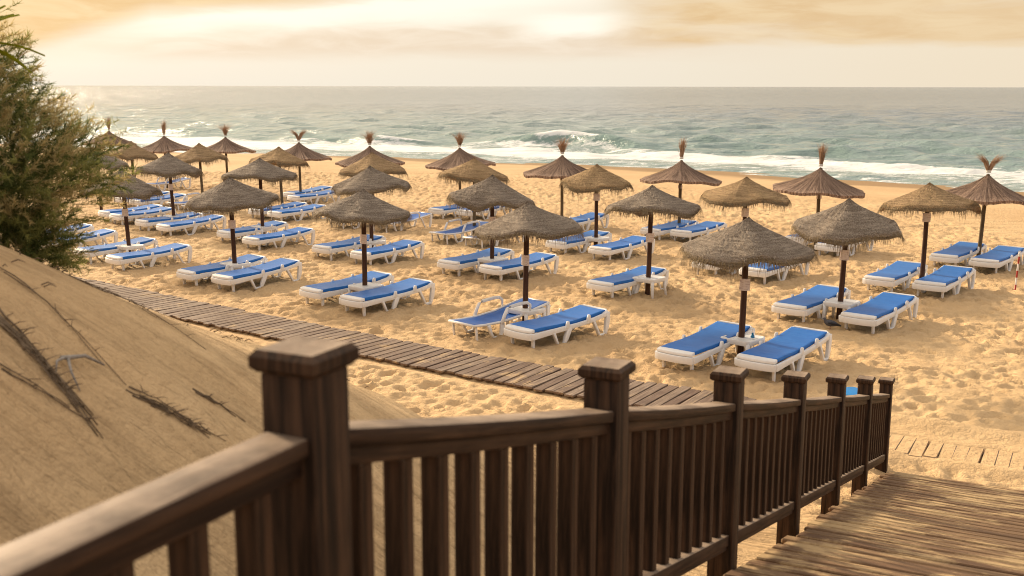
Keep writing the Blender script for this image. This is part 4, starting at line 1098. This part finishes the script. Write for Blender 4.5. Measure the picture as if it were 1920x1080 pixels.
# ------------------------------------------------------------------ shrub on the dune
def shrub():
    bx, by = -3.06, 6.2; bz = ground_z(bx, by)
    root = empty("tamarisk_shrub", (bx, by, bz - 0.05)); tag(root, "feathery green and tan shrub growing on the dune at left", "shrub")
    rg = random.Random(12)
    lobes = [((-0.12, 0.0, 0.62), (0.66, 0.6, 0.50)), ((0.26, -0.1, 0.46), (0.58, 0.5, 0.38)), ((-0.75, 0.2, 0.80), (0.7, 0.6, 0.62)), ((-0.15, 0.1, 1.05), (0.42, 0.4, 0.40)), ((-0.6, 0.0, 1.15), (0.5, 0.4, 0.42)), ((0.32, -0.15, 0.06), (0.22, 0.2, 0.17))]
    wts = [1.0, 0.75, 0.9, 0.40, 0.5, 0.24]
    tr = MB()
    crown = MB()
    for i in range(9):
        a = rg.uniform(0, 6.28); L = lobes[i % 6][0]
        p = [Vector((rg.uniform(-.1, .1), rg.uniform(-.1, .1), -0.05))]
        en = Vector((L[0] + rg.uniform(-.25, .25), L[1] + rg.uniform(-.2, .2), L[2] + rg.uniform(-.2, .2)))
        for q in range(1, 7):
            t_ = q / 6; p.append(p[0].lerp(en, t_) + Vector((rg.uniform(-.05, .05), rg.uniform(-.05, .05), 0.10 * math.sin(t_ * 3.14))))
        tr.tube([tuple(v_) for v_ in p], [0.030 * (1 - 0.8 * q / 6) + 0.003 for q in range(7)], 7)
    tr.build("trunk", M_BARK, root, 0, True)
    nt = 5200
    for i in range(nt):
        (lc, ls) = rg.choices(lobes, wts)[0]
        v_ = Vector((rg.gauss(0, 1), rg.gauss(0, 1), rg.gauss(0, 1))).normalized() * (rg.random() ** 0.40)
        shell = v_.length
        # clumps: thin out by a lattice so that gaps open
        c_ = Vector((lc[0] + v_.x * ls[0], lc[1] + v_.y * ls[1], lc[2] + v_.z * ls[2]))
        if math.sin(c_.x * 9.0 + 1) * math.sin(c_.z * 8.0) * math.cos(c_.y * 8.0 + 2) > 0.34: continue
        outw = Vector((v_.x + 0.25, v_.y, v_.z * 0.6 + 0.55)).normalized()
        Ls = rg.uniform(0.12, 0.24) * (0.9 if shell > 0.8 else 1.0)
        axis = (outw + Vector((rg.gauss(0, .35), rg.gauss(0, .35), rg.gauss(0, .25)))).normalized()
        tan_p = 0.10 + 0.55 * max(0.0, (c_.z - 0.45)) * (1 if shell > 0.6 else 0.25) + (0.30 if c_.x > 0.35 and c_.z > 0.25 else 0)
        mi = 2 if rg.random() < tan_p * 0.85 else (1 if rg.random() < (0.30 + 0.5 * (shell > 0.75)) else 0)
        a0 = c_; a1 = c_ + axis * Ls + Vector((0, 0, -0.03))
        side = axis.cross(Vector((rg.gauss(0, 1), rg.gauss(0, 1), rg.gauss(0, 1)))).normalized()
        crown.blade(a0, a1, 0.004, side, mi)
        for k in range(42):
            t_ = rg.uniform(0.05, 1.0); p = a0.lerp(a1, t_)
            dr = (axis * rg.uniform(0.4, 1.0) + Vector((rg.gauss(0, .55), rg.gauss(0, .55), rg.gauss(0, .55)))).normalized()
            sd_ = dr.cross(Vector((rg.gauss(0, 1), rg.gauss(0, 1), rg.gauss(0, 1)))).normalized()
            crown.blade(p, p + dr * rg.uniform(0.022, 0.065), 0.0052, sd_, mi)
    crown.build("crown", [M_NEED_D, M_NEED_M, M_NEED_T], root)
shrub()

def yucca():
    x, y = -2.77, 5.62; g = ground_z(x, y)
    root = empty("yucca_plant", (x, y, g - 0.05)); tag(root, "sword-leaved green yucca rising above the shrub at the left edge", "yucca")
    top = 4.70 - (g - 0.05)
    t_ = MB(); t_.tube([(0, 0, 0), (0.02, 0.02, top * .5), (0, 0, top)], [0.07, 0.055, 0.05], 10); t_.build("trunk", M_BARK, root, 0, True)
    rg = random.Random(2)
    for i in range(52):
        a = i * 2.399 + rg.uniform(-.2, .2); el_ = rg.uniform(-0.1, 1.4); L = rg.uniform(0.28, 0.42)
        d = Vector((math.cos(a) * math.cos(el_), math.sin(a) * math.cos(el_), math.sin(el_)))
        s_ = d.cross(Vector((0, 0, 1))).normalized(); n_ = s_.cross(d)
        m = MB(); vs, fs = [], []
        for q in range(6):
            u = q / 5; p = d * (0.03 + L * u) - Vector((0, 0, 0.11 * u * u * (1.2 - el_ * 0.6))); wd_ = 0.036 * (0.55 + 1.3 * u - 1.9 * u * u + 0.08)
            wd_ = max(wd_, 0.0012)
            vs += [tuple(p - s_ * wd_ + n_ * 0.006), tuple(p), tuple(p + s_ * wd_ + n_ * 0.006), tuple(p - n_ * 0.004)]
        for q in range(5):
            b_ = q * 4
            fs += [(b_, b_ + 1, b_ + 5, b_ + 4), (b_ + 1, b_ + 2, b_ + 6, b_ + 5), (b_ + 2, b_ + 3, b_ + 7, b_ + 6), (b_ + 3, b_, b_ + 4, b_ + 7)]
        m.add(vs, fs); lf = m.build("leaf", M_YUCCA, root); lf.location = (0, 0, top)
yucca()

# ------------------------------------------------------------------ dry roots and driftwood on the dune
def wander(x0, y0, x1, y1, n, amp, rg, lift):
    pts = []
    for i in range(n + 1):
        t_ = i / n; x = x0 + (x1 - x0) * t_; y = y0 + (y1 - y0) * t_
        k_ = math.sin(t_ * math.pi); x += rg.gauss(0, amp) * k_; y += rg.gauss(0, amp) * k_
        pts.append((x, y, ground_z(x, y) + lift * (0.5 + 0.5 * rg.random()) * (0.2 + k_)))
    return pts
def root_bundle(name, label, cat, ends, n, amp, rad, m, seed, group=None, twigs=0):
    rg = random.Random(seed); mb = MB(); x0, y0, x1, y1 = ends
    for i in range(n):
        o_ = rg.gauss(0, amp * 1.2); t0 = rg.uniform(0, .3); t1 = rg.uniform(.65, 1)
        a = (x0 + (x1 - x0) * t0 + o_, y0 + (y1 - y0) * t0 + rg.gauss(0, amp)); b_ = (x0 + (x1 - x0) * t1 + o_, y0 + (y1 - y0) * t1 + rg.gauss(0, amp))
        pts = wander(a[0], a[1], b_[0], b_[1], 8, amp * 0.4, rg, 0.015)
        mb.tube(pts, [rad * rg.uniform(.5, 1) * (1 - .6 * q / 8) for q in range(9)], 5)
        for k in range(twigs):
            p = pts[rg.randrange(1, 8)]; d = Vector((rg.gauss(0.25, .8), rg.gauss(0.0, .7), abs(rg.gauss(0, .22)))).normalized() * rg.uniform(.02, .075)
            mb.tube([p, (p[0] + d.x * .5, p[1] + d.y * .5, p[2] + d.z * .6), (p[0] + d.x, p[1] + d.y, p[2] + d.z * .7)], [rad * .4, rad * .3, rad * .12], 4)
    o = mb.build(name, m, None, 0, True); return tag(o, label, cat, group)
G_ROOT = "dry roots exposed on the dune"
root_bundle("dry_root", "thick fibrous dry root bundle on the dune, left of the grey driftwood fork", "root", (-2.15, 4.28, -1.56, 4.03), 10, 0.024, 0.006, M_BARK, 1, G_ROOT, 8)
root_bundle("dry_root", "fibrous dry root bundle on the dune, right of the grey driftwood fork", "root", (-1.62, 4.37, -1.20, 4.53), 7, 0.016, 0.005, M_BARK, 2, G_ROOT, 7)
root_bundle("dry_root", "long thin dark root running down the dune from the shrub to the right bundle", "root", (-2.40, 4.75, -1.60, 4.38), 2, 0.012, 0.004, M_BARK, 3, G_ROOT, 5)
root_bundle("dry_root", "short thin root on the dune just left of the nearest railing post", "root", (-1.46, 4.70, -1.16, 4.78), 2, 0.006, 0.006, M_BARK, 4, G_ROOT, 2)
root_bundle("dry_root", "thin root low on the dune above the near handrail", "root", (-1.98, 3.93, -1.60, 4.05), 2, 0.008, 0.005, M_BARK, 5, G_ROOT, 3)
root_bundle("dry_root", "thin root high on the dune just below the shrub", "root", (-2.35, 5.35, -1.45, 5.15), 3, 0.020, 0.004, M_BARK, 6, G_ROOT, 6)
def drift():
    mb = MB(); g = lambda x, y, h: (x, y, ground_z(x, y) + h)
    mb.tube([g(-1.69, 4.40, .02), g(-1.74, 4.33, .045), g(-1.78, 4.27, .035), g(-1.80, 4.24, .03)], [.004, .008, .010, .009], 7)
    mb.tube([g(-1.79, 4.25, .035), g(-1.80, 4.20, .03), g(-1.785, 4.15, .01)], [.008, .005, .002], 7)
    mb.tube([g(-1.78, 4.26, .035), g(-1.745, 4.20, .03), g(-1.70, 4.16, .008)], [.007, .005, .002], 7)
    tag(mb.build("driftwood_branch", M_DRIFT, None, 0, True), "small grey forked driftwood branch lying on the dune", "driftwood")
drift()
def litter():
    rg = random.Random(8); mb = MB()
    for i in range(420):
        x = rg.uniform(-3.2, -0.9); y = rg.uniform(3.6, 9.5)
        if fbm(np.array([x * 1.3]), np.array([y * 2.2]), 44, 2)[0] < 0.02: continue
        a = rg.gauss(0.1, 0.5); L = rg.uniform(0.015, 0.06); z = ground_z(x, y) + 0.004
        mb.tube([(x, y, z), (x + L * math.cos(a) / 2, y + L * math.sin(a) / 2, z + 0.01), (x + L * math.cos(a), y + L * math.sin(a), z - .003)], [.003, .003, .001], 4)
    tag(mb.build("dune_twig_litter", M_BARK, None), kind='stuff')
litter()
